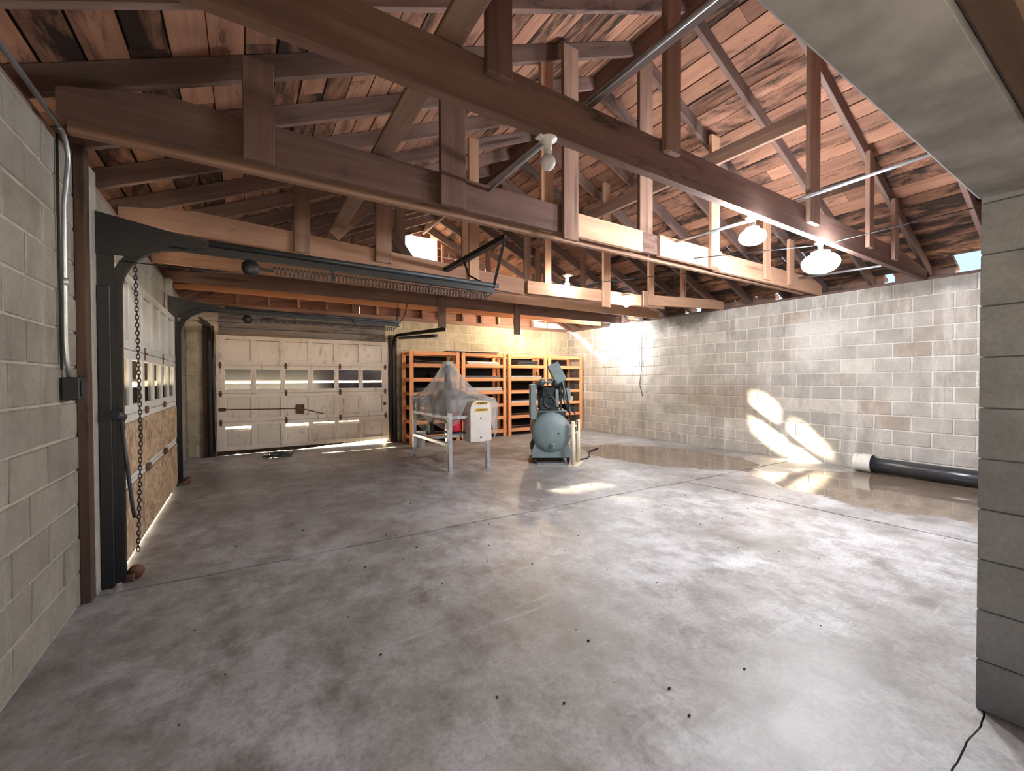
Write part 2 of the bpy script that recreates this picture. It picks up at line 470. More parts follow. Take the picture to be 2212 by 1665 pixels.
    def build(self, name, mat, parent=None, M=None, kind=None):
        return link(name, self.mesh(name), mat, parent, M, kind)

def axes(p0, p1, upv=(0, 0, 1)):
    p0, p1 = Vector(p0), Vector(p1); x = (p1 - p0).normalized(); u = Vector(upv)
    if abs(x.dot(u)) > 0.98: u = Vector((0, 1, 0))
    y = u.cross(x).normalized(); z = x.cross(y); c = (p0 + p1) / 2
    return Matrix(((x.x, y.x, z.x, c.x), (x.y, y.y, z.y, c.y), (x.z, y.z, z.z, c.z), (0, 0, 0, 1))), (p1 - p0).length
def beam(name, p0, p1, w, h, mat, parent=None, upv=(0, 0, 1), ch=0.004, kind=None):
    """timber from p0 to p1: w across (local y), h along up (local z)"""
    M, L = axes(p0, p1, upv)
    return MB().box((0, 0, 0), (L, w, h), ch).build(name, mat, parent, M, kind)
def rod(name, pts, r, mat, parent=None, n=8, kind=None):
    return MB().tube(pts, r, n).build(name, mat, parent, None, kind)
def arc_pts(c, r, a0, a1, n, plane):
    out = []
    for i in range(n + 1):
        a = a0 + (a1 - a0) * i / n; s, d = r * math.cos(a), r * math.sin(a)
        out.append({'xz': (c[0] + s, c[1], c[2] + d), 'yz': (c[0], c[1] + s, c[2] + d), 'xy': (c[0] + s, c[1] + d, c[2])}[plane])
    return out

UNIT = MB().box((0, 0, 0), (1, 1, 1)).mesh('unit_board')
def unit_mesh(mat):
    k = 'unit_' + mat
    if k in bpy.data.meshes: return bpy.data.meshes[k]
    me = UNIT.copy(); me.name = k; me.materials.append(MATS[mat]); return me

# ================================================================== SETTING
# ------------------------------------------------------------------ ground outside, floor slabs
g = MB()
g.bx(-900, 900, 9.5, 900, -0.12, -0.04); g.bx(-900, XL - 0.22, -900, 9.5, -0.12, -0.04); g.bx(XR + 0.22, 900, -900, 9.5, -0.12, -0.04)
g.bx(XL - 0.22, XR + 0.22, -900, -6, -0.12, -0.04)
tag(g.build('ground', 'ground_concrete', kind='structure'), 'pale ground outside the building')

fl = MB().bx(XL - 0.22, XR + 0.22, -6.0, 9.5, -0.16, -0.022).build('floor', 'joint_dark', kind='structure')
tag(fl, 'grey concrete slab floor with dark open joints')
def wavy(p0, p1, amp, n, seed):
    rnd = random.Random(seed); out = []; w = 0
    for i in range(n + 1):
        t = i / n
        w = 0.75 * w + rnd.uniform(-amp, amp)
        k = 0 if i in (0, n) else w
        d = (Vector(p1) - Vector(p0)); nn = Vector((-d.y, d.x)).normalized()
        p = Vector(p0) + d * t + nn * k; out.append((p.x, p.y))
    return out
JA = wavy((XL - 0.2, 3.60), (XR + 0.2, 3.33), 0.012, 60, 3)       # long joint across the room
JB = wavy((4.84, 3.40), (5.03, 0.41), 0.010, 30, 5)              # joint towards the doorway wall
JC = wavy((XL - 0.2, 0.405), (XR + 0.2, 0.405), 0.006, 240, 8)    # joint at the door sill
G = 0.011
def slab(poly):
    MB().prism(poly, -0.03, 0.0).build('slab', 'floor_concrete', fl)
up_ = lambda L, d: [(x, y + d) for x, y in L]
slab(up_(JA, G) + [(XR + 0.2, 9.5), (XL - 0.2, 9.5)])
iA = [p for p in JA if p[0] < 4.84]; jA = [p for p in JA if p[0] > 4.86]
iC = [p for p in JC if p[0] < 5.02]; jC = [p for p in JC if p[0] > 5.06]
sl = lambda L, d: [(x + d, y) for x, y in L]
G2 = 0.003
slab(up_(iC, G2) + [(5.03 - G, 0.405 + G2)] + list(reversed(sl(JB, -G)))[1:-1] + [(4.84 - G, 3.40)] + list(reversed(up_(iA, -G))))
slab(up_([(5.03 + G, 0.405)] + jC, G2) + list(reversed(up_(jA, -G))) + [(4.84 + G, 3.40)] + sl(JB, G)[1:-1])
slab([(XL - 0.2, -6), (XR + 0.2, -6)] + list(reversed(up_(JC, -G2))))

# unseen bay behind the camera, added to cut skylight through the doorway
e = MB(); e.bx(-2.40, -2.25, -5.0, 0.25, 0, 2.8); tag(e.build('wall_skyblock_left', 'lintel_concrete', kind='structure'), 'unseen side wall added behind the camera to cut skylight')
e = MB(); e.bx(5.35, 5.50, -5.0, 0.25, 0, 2.8); tag(e.build('wall_skyblock_right', 'lintel_concrete', kind='structure'), 'unseen side wall added behind the camera to cut skylight')
e = MB(); e.bx(-2.40, 5.50, -5.0, 0.25, 2.8, 2.9); tag(e.build('ceiling_skyblock', 'lintel_concrete', kind='structure'), 'unseen flat ceiling added behind the camera to cut skylight')
# ------------------------------------------------------------------ block walls
CH, BL, JT = 0.203, 0.4064, 0.011
BLOCK_MESH = {}
def block_mesh(w, h, d, mat, var):
    k = (round(w, 3), round(h, 3), round(d, 3), mat, var if abs(w - (BL - JT)) < 1e-4 else 0)
    if k not in BLOCK_MESH:
        rn = random.Random(hash(k[:3]) + var)
        mb = MB().box((0, 0, 0), (w, d, h), 0.006)
        mb.v = [(x + rn.uniform(-.0015, .0015), y + rn.uniform(-.0025, .0025), z + rn.uniform(-.0015, .0015)) for x, y, z in mb.v]
        me = mb.mesh('block'); me.materials.append(MATS[mat]); BLOCK_MESH[k] = me
    return BLOCK_MESH[k]
def block_wall(name, label, P, ux, n, s0, s1, courses, openings, bmat, mmat, thick=0.19, depth=0.05, phase=0.0, joint=JT):
    """P: point of the face line at s=0; ux: unit vector along the wall; n: unit normal into the room"""
    P, ux, n = Vector(P), Vector(ux), Vector(n)
    core = MB(); rec = 0.007
    M0 = Matrix(((ux.x, n.x, 0, P.x), (ux.y, n.y, 0, P.y), (0, 0, 1, 0), (0, 0, 0, 1)))
    H = courses * CH
    cuts = sorted(set([s0, s1] + [v for o in openings for v in o[:2]]))
    for a, b in zip(cuts, cuts[1:]):
        z = 0.0
        for o in sorted([o for o in openings if o[0] <= a + 1e-6 and o[1] >= b - 1e-6], key=lambda o: o[2]):
            if o[2] > z: core.box(((a + b) / 2, -rec - thick / 2, (z + o[2]) / 2), (b - a, thick, o[2] - z))
            z = o[3]
        if z < H: core.box(((a + b) / 2, -rec - thick / 2, (z + H) / 2), (b - a, thick, H - z))
    w = core.build(name, mmat, None, M0, 'structure'); tag(w, label)
    for c in range(courses):
        z0, z1 = c * CH, (c + 1) * CH
        off = phase + (BL / 2 if c % 2 else 0)
        k = math.floor((s0 - off) / BL) - 1
        while off + k * BL < s1:
            a, b = off + k * BL, off + (k + 1) * BL; k += 1
            a, b = max(a, s0), min(b, s1)
            segs = [(a, b)]
            for o in openings:
                if o[2] < z1 - 0.06 and o[3] > z0 + 0.06:
                    ns = []
                    for p, q in segs:
                        if q <= o[0] or p >= o[1]: ns.append((p, q)); continue
                        if p < o[0]: ns.append((p, o[0]))
                        if q > o[1]: ns.append((o[1], q))
                    segs = ns
            for p, q in segs:
                if q - p < 0.07: continue
                h = CH - joint
                zz = 0.0
                me = block_mesh(q - p - joint, h, depth, bmat, random.randrange(4))
                jit = random.uniform(-0.003, 0.003)
                M = M0 @ Matrix.Translation(((p + q) / 2, -depth / 2 + jit, (z0 + z1) / 2 + zz))
                link('block', me, None, w, M)
    return w

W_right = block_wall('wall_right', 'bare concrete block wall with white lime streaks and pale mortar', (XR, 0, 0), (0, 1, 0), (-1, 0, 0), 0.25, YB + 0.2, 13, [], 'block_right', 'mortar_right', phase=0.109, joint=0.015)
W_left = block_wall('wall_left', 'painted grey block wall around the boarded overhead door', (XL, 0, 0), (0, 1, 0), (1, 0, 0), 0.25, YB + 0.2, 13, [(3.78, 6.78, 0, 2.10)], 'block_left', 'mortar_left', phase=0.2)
W_back = block_wall('wall_back', 'cream block end wall with overhead door and wooden gable', (0, YB, 0), (1, 0, 0), (0, -1, 0), XL, XR, 13, [(-0.37, 2.57, 0, 2.64)], 'block_back', 'mortar_back', phase=0.12)
W_near = block_wall('wall_near', 'dark grey block wall with the wide doorway', (0, 0.42, 0), (1, 0, 0), (0, 1, 0), XL - 0.19, XR, 13, [(-0.78, 2.50, 0, 12 * CH)], 'block_near', 'mortar_near', thick=0.14, depth=0.165, phase=0.28)
# jamb return of the doorway (face towards the opening)
for c in range(11):
    z0 = c * CH
    MB().box((0, 0, 0), (0.06, 0.186, CH - 0.004), 0.003).build('jamb_block', 'block_near', W_near, Matrix.Translation((2.520, 0.333, z0 + CH / 2)))
MB().bx(-0.78, 2.50, 0.235, 0.436, 2.05, 12 * CH, 0.008).build('lintel', 'lintel_concrete', W_near)
MB().bx(-0.76, 2.46, 0.165, 0.232, 2.048, 2.20, 0.006).build('header_board', 'jamb_wood', W_near)
# near gable
gb = MB()
gy0, gy1 = 0.27, 0.41
pts = [(XL - 0.19, WH), (XR + 0.19, WH), (XR + 0.19, deck_z(XR + 0.19)), (RX, deck_z(RX)), (XL - 0.19, deck_z(XL - 0.19))]
Mg = Matrix(((1, 0, 0, 0), (0, 0, 1, 0), (0, 1, 0, 0), (0, 0, 0, 1)))
gb.prism(pts, gy0, gy1, Mg).build('gable_panel', 'gable_wood', W_near)

# header over the back door
hb = [(2.15, 2.29), (2.30, 2.46), (2.47, 2.64)]
for i, (a, b) in enumerate(hb):
    beam('header_board', (-0.37, YB + 0.02, (a + b) / 2), (2.57, YB + 0.02, (a + b) / 2), 0.05, b - a - 0.006, 'header_wood', W_back)
MB().bx(-0.37, 2.57, YB - 0.04, YB + 0.16, 2.07, 2.15, 0.006).build('lintel', 'header_wood', W_back)
MB().bx(-0.37, 2.57, YB + 0.05, YB + 0.18, 2.12, WH + 0.01).build('header_backing', 'header_wood', W_back)

# back gable: horizontal boards with an opening under the ridge, studs in front
GO = (3.05, 3.80, 3.90, 4.55)
yb = YB + 0.06
z = WH + 0.05
row = 0
while z < 4.80:
    z1 = z + 0.185
    def xspan(zz): return RX - (4.83 - zz) / PITCH, RX + (4.83 - zz) / PITCH
    a, b = xspan(z1 - 0.02)
    a, b = max(a, XL - 0.1), min(b, XR + 0.1)
    segs = [(a, b)]
    if z1 > GO[2] + 0.03 and z < GO[3] - 0.03:
        segs = [(a, GO[0]), (GO[1], b)]
    for p, q in segs:
        # daylight gap low at the right end
        if z < WH + 0.2: q = min(q, 6.55)
        if q - p < 0.1: continue
        mid = p + (q - p) * random.uniform(0.35, 0.65)
        for s, e in ((p, mid), (mid + 0.006, q)):
            beam('gable_board', (s, yb, (z + z1) / 2), (e, yb, (z + z1) / 2), 0.02, 0.182 if z > 3.7 else 0.187, 'gable_wood', W_back, ch=0.002)
    z = z1 + 0.003; row += 1
beam('plate', (XL, YB + 0.10, WH + 0.045), (XR, YB + 0.10, WH + 0.045), 0.14, 0.088, 'post_wood', W_back)
for i in range(17):
    x = XL + 0.25 + i * 0.5
    if GO[0] - 0.02 < x < GO[1] + 0.02: top = GO[2]
    else: top = rafter_z(x)
    if top - WH < 0.25: continue
    beam('gable_stud', (x, yb - 0.06, WH + 0.09), (x, yb - 0.06, top), 0.045, 0.09, 'post_wood' if i % 3 else 'pine_wood', W_back, upv=(0, 1, 0))
for sd in (1, -1):
    xa, xb_ = RX + sd * 0.50, RX + sd * 4.5
    beam('rake_board', (xa, yb - 0.02, deck_z(xa) - 0.10), (xb_, yb - 0.02, deck_z(xb_) - 0.10), 0.02, 0.19, 'gable_wood', W_back)
beam('opening_sill', (GO[0] - 0.06, yb - 0.02, GO[2] - 0.02), (GO[1] + 0.06, yb - 0.02, GO[2] - 0.02), 0.12, 0.04, 'post_wood', W_back)

# ------------------------------------------------------------------ roof: covering, boards, rafters, ridge
RYS, REY = 0.20, 9.42
DX = 0.1705
NR = 27
TH = math.atan(PITCH)
# holes: (side, row0, row1, y0, y1)
HOLES = [(1, 25, 26, 1.18, 1.56), (-1, 19, 19, 8.76, 8.89), (-1, 20, 20, 8.65, 8.78), (-1, 21, 21, 8.54, 8.66), (-1, 20, 20, 8.05, 8.18),
         (1, 13, 13, 3.20, 3.27), (1, 18, 18, 3.12, 3.17), (1, 21, 21, 3.00, 3.06), (1, 21, 21, 3.28, 3.31), (1, 18, 18, 3.86, 3.89), (1, 18, 18, 2.60, 2.64),
         (1, 26, 26, 2.20, 2.30), (1, 26, 26, 3.66, 3.80), (1, 26, 26, 5.25, 5.40), (1, 26, 26, 5.52, 5.60), (1, 26, 26, 4.1, 4.16), (1, 26, 26, 4.5, 4.54), (1, 25, 25, 7.0, 7.2)]
ceil = MB()
fm_ = []
roof_specs = []
for side in (1, -1):
    for r in range(NR):
        xa, xb = r * DX, (r + 1) * DX
        hs = sorted([(h[3], h[4]) for h in HOLES if h[0] == side and h[1] <= r <= h[2]])
        y = RYS; spans = []
        for a, b in hs: spans.append((y, a)); y = b
        spans.append((y, REY))
        for a, b in spans:
            za, zb = 4.815 + 0.022 - PITCH * xa, 4.815 + 0.022 - PITCH * (xb + 0.004)
            X0, X1 = RX + side * xa, RX + side * (xb + 0.004)
            vs = [Vector((X0, a, za)), Vector((X1, a, zb)), Vector((X1, b, zb)), Vector((X0, b, za))]
            vs += [v + Vector((0, 0, 0.012)) for v in vs]
            fs = [(0, 1, 2, 3), (7, 6, 5, 4), (0, 4, 5, 1), (1, 5, 6, 2), (2, 6, 7, 3), (3, 7, 4, 0)]
            ceil.add(vs, fs)
            roof_specs.append((side, r, a, b, b < REY - 1e-6, a > RYS + 1e-6))
CE = ceil.build('ceiling', 'roof_felt', None, None, 'structure')
tag(CE, 'open gable roof of stained boards on rafters')
for side, r, a, b, hb_, ha_ in roof_specs:
    cuts = [a]
    y = a + random.uniform(1.6, 4.0)
    while y < b - 0.8: cuts.append(y); y += random.uniform(2.4, 4.2)
    cuts.append(b)
    xm = (r + 0.5) * DX
    for p, q in zip(cuts, cuts[1:]):
        wd = DX / math.cos(TH) - random.choice((0.006, 0.009, 0.012, 0.018))
        rot = random.uniform(-0.012, 0.012)
        M = Matrix.Translation((RX + side * xm, (p + q) / 2, 4.815 + 0.0095 - PITCH * xm + random.uniform(-0.004, 0.0))) @ Matrix.Rotation(side * TH + rot, 4, 'Y') @ Matrix.Diagonal((wd, q - p - 0.004, 0.018, 1))
        rotten = (side == 1 and (r > 17 or (r > 12 and random.random() < 0.5))) or (side == -1 and random.random() < 0.15)
        link('roof_board', unit_mesh('roof_board_wood_rotten' if rotten else 'roof_board_wood'), None, CE, M)
RAFT_Y = [0.62, 1.22, 1.82, 2.42, 3.02, 3.62, 4.22, 4.82, 5.42, 6.02, 6.62, 7.22, 7.58, 8.29, 9.0]
for y in RAFT_Y:
    yy = y + random.uniform(-0.015, 0.015)
    for side in (1, -1):
        x0, x1 = RX + side * 0.025, RX + side * 4.55
        c = 0.0755
        beam('rafter', (x0, yy, rafter_z(x0) + c), (x1, yy, rafter_z(x1) + c), 0.044, 0.138, 'rafter_wood', CE)
beam('ridge_board', (RX, 0.42, 4.70), (RX, 9.1, 4.70), 0.045, 0.20, 'rafter_wood', CE)
for side, X in ((1, XR), (-1, XL)):
    beam('wall_plate', (X + side * 0.09, 0.43, WH + 0.02), (X + side * 0.09, YB - 0.02, WH + 0.02), 0.17, 0.038, 'rafter_wood', CE)
# eave boards closing the overhang, broken where daylight comes in
for side in (1, -1):
    xe = RX + side * 4.50
    spans = [(0.43, 1.16), (1.58, 2.19), (2.31, 3.65), (3.81, 5.24), (5.61, 6.98), (7.22, 9.1)] if side == 1 else [(0.43, 4.6), (4.61, 9.1)]
    for a, b in spans:
        beam('eave_board', (xe, a, WH + 0.08), (xe, b, WH + 0.08), 0.02, 0.20, 'rafter_wood', CE)

# ================================================================== TRUSSES
def truss(label, y, chords, posts, extra=()):
    t = thing('roof_truss', label, 'truss', (RX, y, WH))
    for cdef in chords:
        x0, x1, yo, w, h, mat, zo = cdef[:7]
        zo1 = cdef[7] if len(cdef) > 7 else zo
        def lim(x, z): return min(z, rafter_z(x) - 0.005)
        zb0, zb1 = WH + zo, WH + zo1
        n = 24; bot = []; top = []
        for i in range(n + 1):
            t_ = i / n; x = x0 + (x1 - x0) * t_; zb_ = zb0 + (zb1 - zb0) * t_
            bot.append((x, zb_)); top.append((x, max(zb_ + 0.03, lim(x, zb_ + h))))
        poly = [bot[0], bot[-1]] + [p for k, p in enumerate(reversed(top)) if k in (0, n) or (k % 3 == 0 and (k < 7 or k > n - 7))]
        cx, zb = (x0 + x1) / 2, WH
        M = Matrix.Translation((cx, y + yo, zb)) @ Matrix(((1, 0, 0, 0), (0, 0, -1, 0), (0, 1, 0, 0), (0, 0, 0, 1)))
        MB().prism([(px - cx, pz - zb) for px, pz in poly], -w / 2, w / 2).build('bottom_chord', mat, t, M)
    for p in posts:
        x, yo, w, zb, mat = p[:5]
        lean = p[5] if len(p) > 5 else 0.0
        x2 = x + lean
        top = rafter_z(x2) + 0.05
        beam('web_post', (x, y + yo, zb), (x2, y + yo, top), w, 0.04, mat, t, upv=(0, 1, 0))
    for e in extra:
        beam(e[0], e[1], e[2], e[3], e[4], e[5], t, upv=e[6] if len(e) > 6 else (0, 0, 1))
    return t
truss('near roof truss whose chord carries the two bright LED lamps', 1.82,
      [(-0.76, 7.66, 0.0, 0.06, 0.235, 'chord_wood_dark', 0.0)],
      [(1.05, -0.055, 0.14, 2.79, 'chord_wood_dark'), (2.345, -0.055, 0.15, 2.79, 'post_wood'), (4.32, -0.055, 0.19, 2.72, 'post_wood'), (5.62, -0.055, 0.13, 2.72, 'post_wood'), (6.36, -0.055, 0.11, 2.70, 'post_wood')])
truss('second roof truss, with the doubled chord and yellow pine splices', 3.02,
      [(-0.76, 2.52, -0.06, 0.045, 0.235, 'chord_wood_dark', 0.0), (2.56, 3.45, -0.06, 0.045, 0.21, 'pine_wood', 0.0), (3.72, 4.85, -0.06, 0.045, 0.22, 'pine_wood', 0.0), (4.80, 7.62, -0.015, 0.045, 0.225, 'pine_wood', 0.0),
       (-0.76, 7.3, 0.10, 0.045, 0.235, 'chord_wood', -0.005)],
      [(0.09, -0.105, 0.16, 2.63, 'chord_wood_dark'), (1.33, -0.105, 0.20, 2.63, 'chord_wood_dark'), (2.30, 0.02, 0.14, 2.66, 'pine_wood'), (2.47, -0.105, 0.17, 2.58, 'post_wood'), (3.56, -0.02, 0.2, 2.70, 'post_wood'), (4.66, -0.105, 0.17, 2.64, 'pine_wood'), (5.93, -0.06, 0.14, 2.66, 'pine_wood'), (6.57, -0.06, 0.14, 2.66, 'pine_wood')],
      [('block', (3.47, 2.98, 2.75), (3.70, 2.98, 2.75), 0.05, 0.2, 'chord_wood_dark')])
truss('third roof truss, its chord lapped by a higher plank on the right', 4.62,
      [(XL, 3.10, -0.02, 0.05, 0.20, 'chord_wood', -0.01, -0.195), (3.14, 5.32, -0.045, 0.045, 0.165, 'pine_wood', -0.175, -0.14), (5.36, 7.62, -0.02, 0.05, 0.165, 'pine_wood', -0.12, 0.005), (2.6, 6.0, 0.05, 0.05, 0.18, 'chord_wood', -0.19, -0.12)],
      [(0.49, -0.07, 0.14, 2.57, 'post_wood'), (1.27, -0.07, 0.17, 2.59, 'post_wood'), (2.35, -0.07, 0.13, 2.50, 'pine_wood'), (3.51, 0.0, 0.11, 2.52, 'pine_wood'), (4.53, -0.09, 0.14, 2.40, 'pine_wood'), (5.66, 0.03, 0.13, 2.60, 'pine_wood'), (6.5, 0.03, 0.12, 2.66, 'pine_wood')],
      [('diagonal_web', (0.78, 4.60, 2.80), (1.32, 4.60, 3.40), 0.04, 0.12, 'post_wood'), ('splice_block', (5.42, 4.57, 2.50), (5.42, 4.57, 2.74), 0.11, 0.04, 'post_wood', (0, 1, 0))])
truss('fourth roof truss of warm brown planks above the covered machine', 6.05,
      [(XL, 3.9, -0.02, 0.05, 0.20, 'chord_wood', 0.0), (3.7, 7.62, 0.02, 0.05, 0.21, 'pine_wood', 0.0)],
      [(0.6, 0.05, 0.13, 2.66, 'post_wood'), (1.95, 0.05, 0.13, 2.66, 'post_wood'), (3.0, 0.05, 0.13, 2.66, 'pine_wood'), (4.2, 0.06, 0.13, 2.66, 'post_wood'), (5.5, 0.06, 0.13, 2.66, 'post_wood')],
      [('diagonal_web', (2.25, 6.02, 2.85), (1.75, 6.02, 3.5), 0.04, 0.13, 'rafter_wood')])
truss('fifth roof truss in shade, with two short boards hanging below it', 6.98,
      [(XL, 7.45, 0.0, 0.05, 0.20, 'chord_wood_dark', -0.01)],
      [(0.9, 0.05, 0.13, 2.66, 'post_wood'), (2.1, 0.05, 0.13, 2.66, 'post_wood'), (5.1, 0.05, 0.13, 2.66, 'post_wood')],
      [('hanging_board', (2.95, 6.94, 2.26), (2.95, 6.94, 2.80), 0.15, 0.03, 'chord_wood_dark', (0, 1, 0)), ('hanging_board', (4.53, 6.94, 2.22), (4.53, 6.94, 2.80), 0.14, 0.03, 'chord_wood_dark', (0, 1, 0))])
truss('last roof truss, with warm light put into its orange chord colour, close to the end wall', 7.82,
      [(XL, 7.6, 0.0, 0.05, 0.18, 'shelf_wood', 0.045)],  # warm light on the chord is carried by the orange wood colour
      [(0.1, 0.05, 0.13, 2.70, 'post_wood'), (1.7, 0.05, 0.13, 2.70, 'post_wood'), (2.5, 0.05, 0.13, 2.70, 'pine_wood'), (4.4, 0.05, 0.13, 2.70, 'post_wood'), (5.6, 0.05, 0.13, 2.70, 'post_wood')])
tag(beam('brace_board', (0.80, 0.5, 2.905), (0.84, 5.2, 2.905), 0.13, 0.03, 'post_wood'), 'long flat brace board laid across the truss chords on the left', 'brace')
tag(beam('brace_board', (4.50, 1.9, 3.80), (4.42, 5.6, 3.80), 0.04, 0.16, 'post_wood'), 'long brace board on edge under the right roof slope', 'brace')

# ================================================================== OVERHEAD DOORS
def sectional_door(root, M, W, secs, ncol, mat, pane_mat='pane_glass', end_st=0.13, mull=0.085):
    for si, (z0, z1, typ, opt) in enumerate(secs):
        fr = MB(); T = 0.042; rail = opt.get('rail', 0.075)
        fr.bx(0, W, 0, T, z0, z0 + rail, 0.004); fr.bx(0, W, 0, T, z1 - rail - 0.004, z1 - 0.004, 0.004)
        if si < len(secs) - 1: fr.bx(0, W, T + 0.001, T + 0.009, z1 - 0.03, z1 + 0.03)
        fr.bx(0, end_st, 0.001, T - .001, z0, z1 - 0.004, 0.004); fr.bx(W - end_st, W, 0.001, T - .001, z0, z1 - 0.004, 0.004)
        pw = (W - 2 * end_st - (ncol - 1) * mull) / ncol
        xs = [end_st + i * (pw + mull) for i in range(ncol)]
        if typ != 'sheet':
            for x in xs[1:]: fr.bx(x - mull, x, 0.001, T - .001, z0, z1 - 0.004, 0.004)
        sec = fr.build('door_section', mat, root, M)
        pz0, pz1 = z0 + rail, z1 - rail - 0.004
        if typ == 'sheet':
            MB().bx(end_st - 0.01, W - end_st + 0.05, -0.014, 0.0, pz0 - 0.03, pz1 + 0.02).build('osb_sheet', 'osb', sec, M)
            MB().bx(end_st - 0.045, end_st - 0.012, -0.012, 0.0, pz0 - 0.02, pz1 + 0.02).build('edge_strip', 'green_strip', sec, M)
            continue
        for i, x in enumerate(xs):
            if typ == 'pane':
                MB().bx(x - .004, x + pw + .004, 0.018, 0.022, pz0 - .004, pz1 + .004).build('pane', pane_mat, sec, M)
            else:
                drop = opt.get('drop', {}).get(i, 0.0)
                p = MB()
                p.bx(x - .004, x + pw + .004, 0.026, 0.036, pz0 - .004, pz1 + .004 - drop)
                p.bx(x + 0.03, x + pw - 0.03, 0.019, 0.027, pz0 + 0.03, pz1 - 0.03 - drop, 0.005)
                p.build('panel', mat, sec, M)
        for hx in opt.get('hinges', ()):
            h = MB()
            h.bx(hx - 0.02, hx + 0.02, -0.006, 0, z1 - 0.06, z1 + 0.05, 0.002)
            h.tube([M.to_3x3() @ Vector((0, 0, 0)) * 0 + Vector((hx - 0.03, -0.01, z1 - 0.004)), Vector((hx + 0.03, -0.01, z1 - 0.004))], 0.008, 8)
            h.build('hinge', 'rust', sec, M)

# door in the left wall
M1 = Matrix(((0, -1, 0, -0.73), (1, 0, 0, 3.74), (0, 0, 1, 0.028), (0, 0, 0, 1)))
d1 = thing('door_1', 'white overhead door with strand board lower half, left wall', 'door', (-0.73, 5.27, 0), kind='structure')
W1 = 3.06
hz1 = {'hinges': (W1 * .36, W1 * .68)}
sectional_door(d1, M1, W1, [(0.0, 0.56, 'sheet', {**hz1, 'rail': 0.05}), (0.56, 1.06, 'sheet', hz1), (1.06, 1.55, 'pane', {**hz1, 'rail': 0.07}), (1.55, 2.12, 'panel', {'rail': 0.07})], 6, 'door_white')
for a, b, y0_, y1_ in ((1.02, 1.285, 0.055, 0.085), (1.340, 1.60, 0.13, 0.16)):
    MB().bx(0.02, W1 - 0.02, y0_, y1_, a - 0.028, b - 0.028).build('cover_board', 'jamb_wood', d1, M1)
for z_ in (1.0, 1.575): MB().bx(0.02, W1 - 0.02, 0.044, 0.13, z_, z_ + 0.018).build('light_stop_strip', 'jamb_wood', d1, M1)  # added strips, keep outside light off the cover boards
for x in (W1 * .36, W1 * .68):
    MB().bx(x - 0.05, x + 0.05, -0.03, 0.0, 0.53, 0.59, 0.004).build('hinge', 'rust', d1, M1)
    MB().bx(x - 0.03, x + 0.03, -0.02, 0.0, 1.03, 1.09, 0.004).build('hinge', 'rust', d1, M1)
# door in the end wall
D2Z = 0.075
M2 = Matrix.Translation((-0.415, YB - 0.055, D2Z))
d2 = thing('door_2', 'cream panelled overhead door, grimy and rotted at the bottom, end wall', 'door', (1.1, YB - 0.05, 0), kind='structure')
W2 = 3.03
h4 = {'hinges': (0.06, W2 * .36, W2 * .68, W2 - 0.06)}
sectional_door(d2, M2, W2, [(0.0, 0.515, 'panel', {**h4, 'drop': {0: 0.045, 2: 0.05, 3: 0.02, 4: 0.022}}), (0.515, 1.03, 'panel', h4), (1.03, 1.545, 'pane', h4), (1.545, 2.08, 'panel', {})], 6, 'door_cream')
for a, b, y0_, y1_ in ((0.98, 1.215, 0.055, 0.085), (1.272, 1.60, 0.13, 0.16)):
    MB().bx(0.02, W2 - 0.02, y0_, y1_, a, b).build('cover_board', 'jamb_wood', d2, M2)
for z_ in (0.965, 1.602): MB().bx(0.02, W2 - 0.02, 0.044, 0.137, z_, z_ + 0.018).build('light_stop_strip', 'jamb_wood', d2, M2)  # unseen strips added to stop bounced daylight behind the panes
sl_ = MB(); rn = random.Random(9); N_ = 60; ztop = 0.02
lo = []
for i in range(N_ + 1):
    u = i / N_; base = -D2Z + (0.0 if u < 0.42 else 0.075 * min(1, (u - 0.42) / 0.5))
    lo.append((W2 * u, min(ztop - 0.01, base + 0.004 + max(0, rn.uniform(-0.02, 0.014)))))
sl_.prism(lo + [(W2, ztop), (0, ztop)], 0.002, 0.03, Mg).build('bottom_seal', 'jamb_wood', d2, M2)
lb = MB(); lb.tube([(0.05, -0.02, 0.75), (1.35, -0.02, 0.72)], 0.008, 6); lb.tube([(1.35, -0.02, 0.72), (1.75, -0.02, 0.60)], 0.008, 6)
lb.bx(1.26, 1.40, -0.03, 0.0, 0.62, 0.80, 0.006)
lb.build('lock_bar', 'rust', d2, M2)
MB().bx(W2 - 0.1, W2 - 0.05, -0.03, 0, 0.73, 0.80, 0.004).build('latch', 'rust', d2, M2)
MB().bx(0.03, 0.14, -0.035, 0, 0.72, 0.78, 0.004).build('latch', 'rust', d2, M2)

# jambs of the left door
j1 = beam('trim_1', (-0.815, 3.545, 0.0), (-0.815, 3.545, 2.74), 0.085, 0.05, 'jamb_wood', upv=(1, 0, 0), kind='structure'); tag(j1, 'dark brown wooden jamb post beside the near edge of the left door')
j2 = beam('trim_2', (-0.81, 3.65, 0.0), (-0.81, 3.65, 2.66), 0.12, 0.05, 'grey_post', upv=(1, 0, 0), kind='structure'); tag(j2, 'weathered grey jamb board behind the door track')
j3 = beam('trim_3', (-0.80, 6.93, 0.0), (-0.80, 6.93, 2.64), 0.12, 0.07, 'grey_post', upv=(1, 0, 0), kind='structure'); tag(j3, 'grey jamb board at the far edge of the left door')
for i, (x, lab) in enumerate(((-0.52, 'dark post left of the end wall door'), (2.72, 'dark post between end wall door and shelves'))):
    o = beam('trim_%d' % (4 + i), (x, YB - 0.05, 0), (x, YB - 0.05, 2.3), 0.16, 0.09, 'jamb_wood', upv=(0, 1, 0), kind='structure'); tag(o, lab)

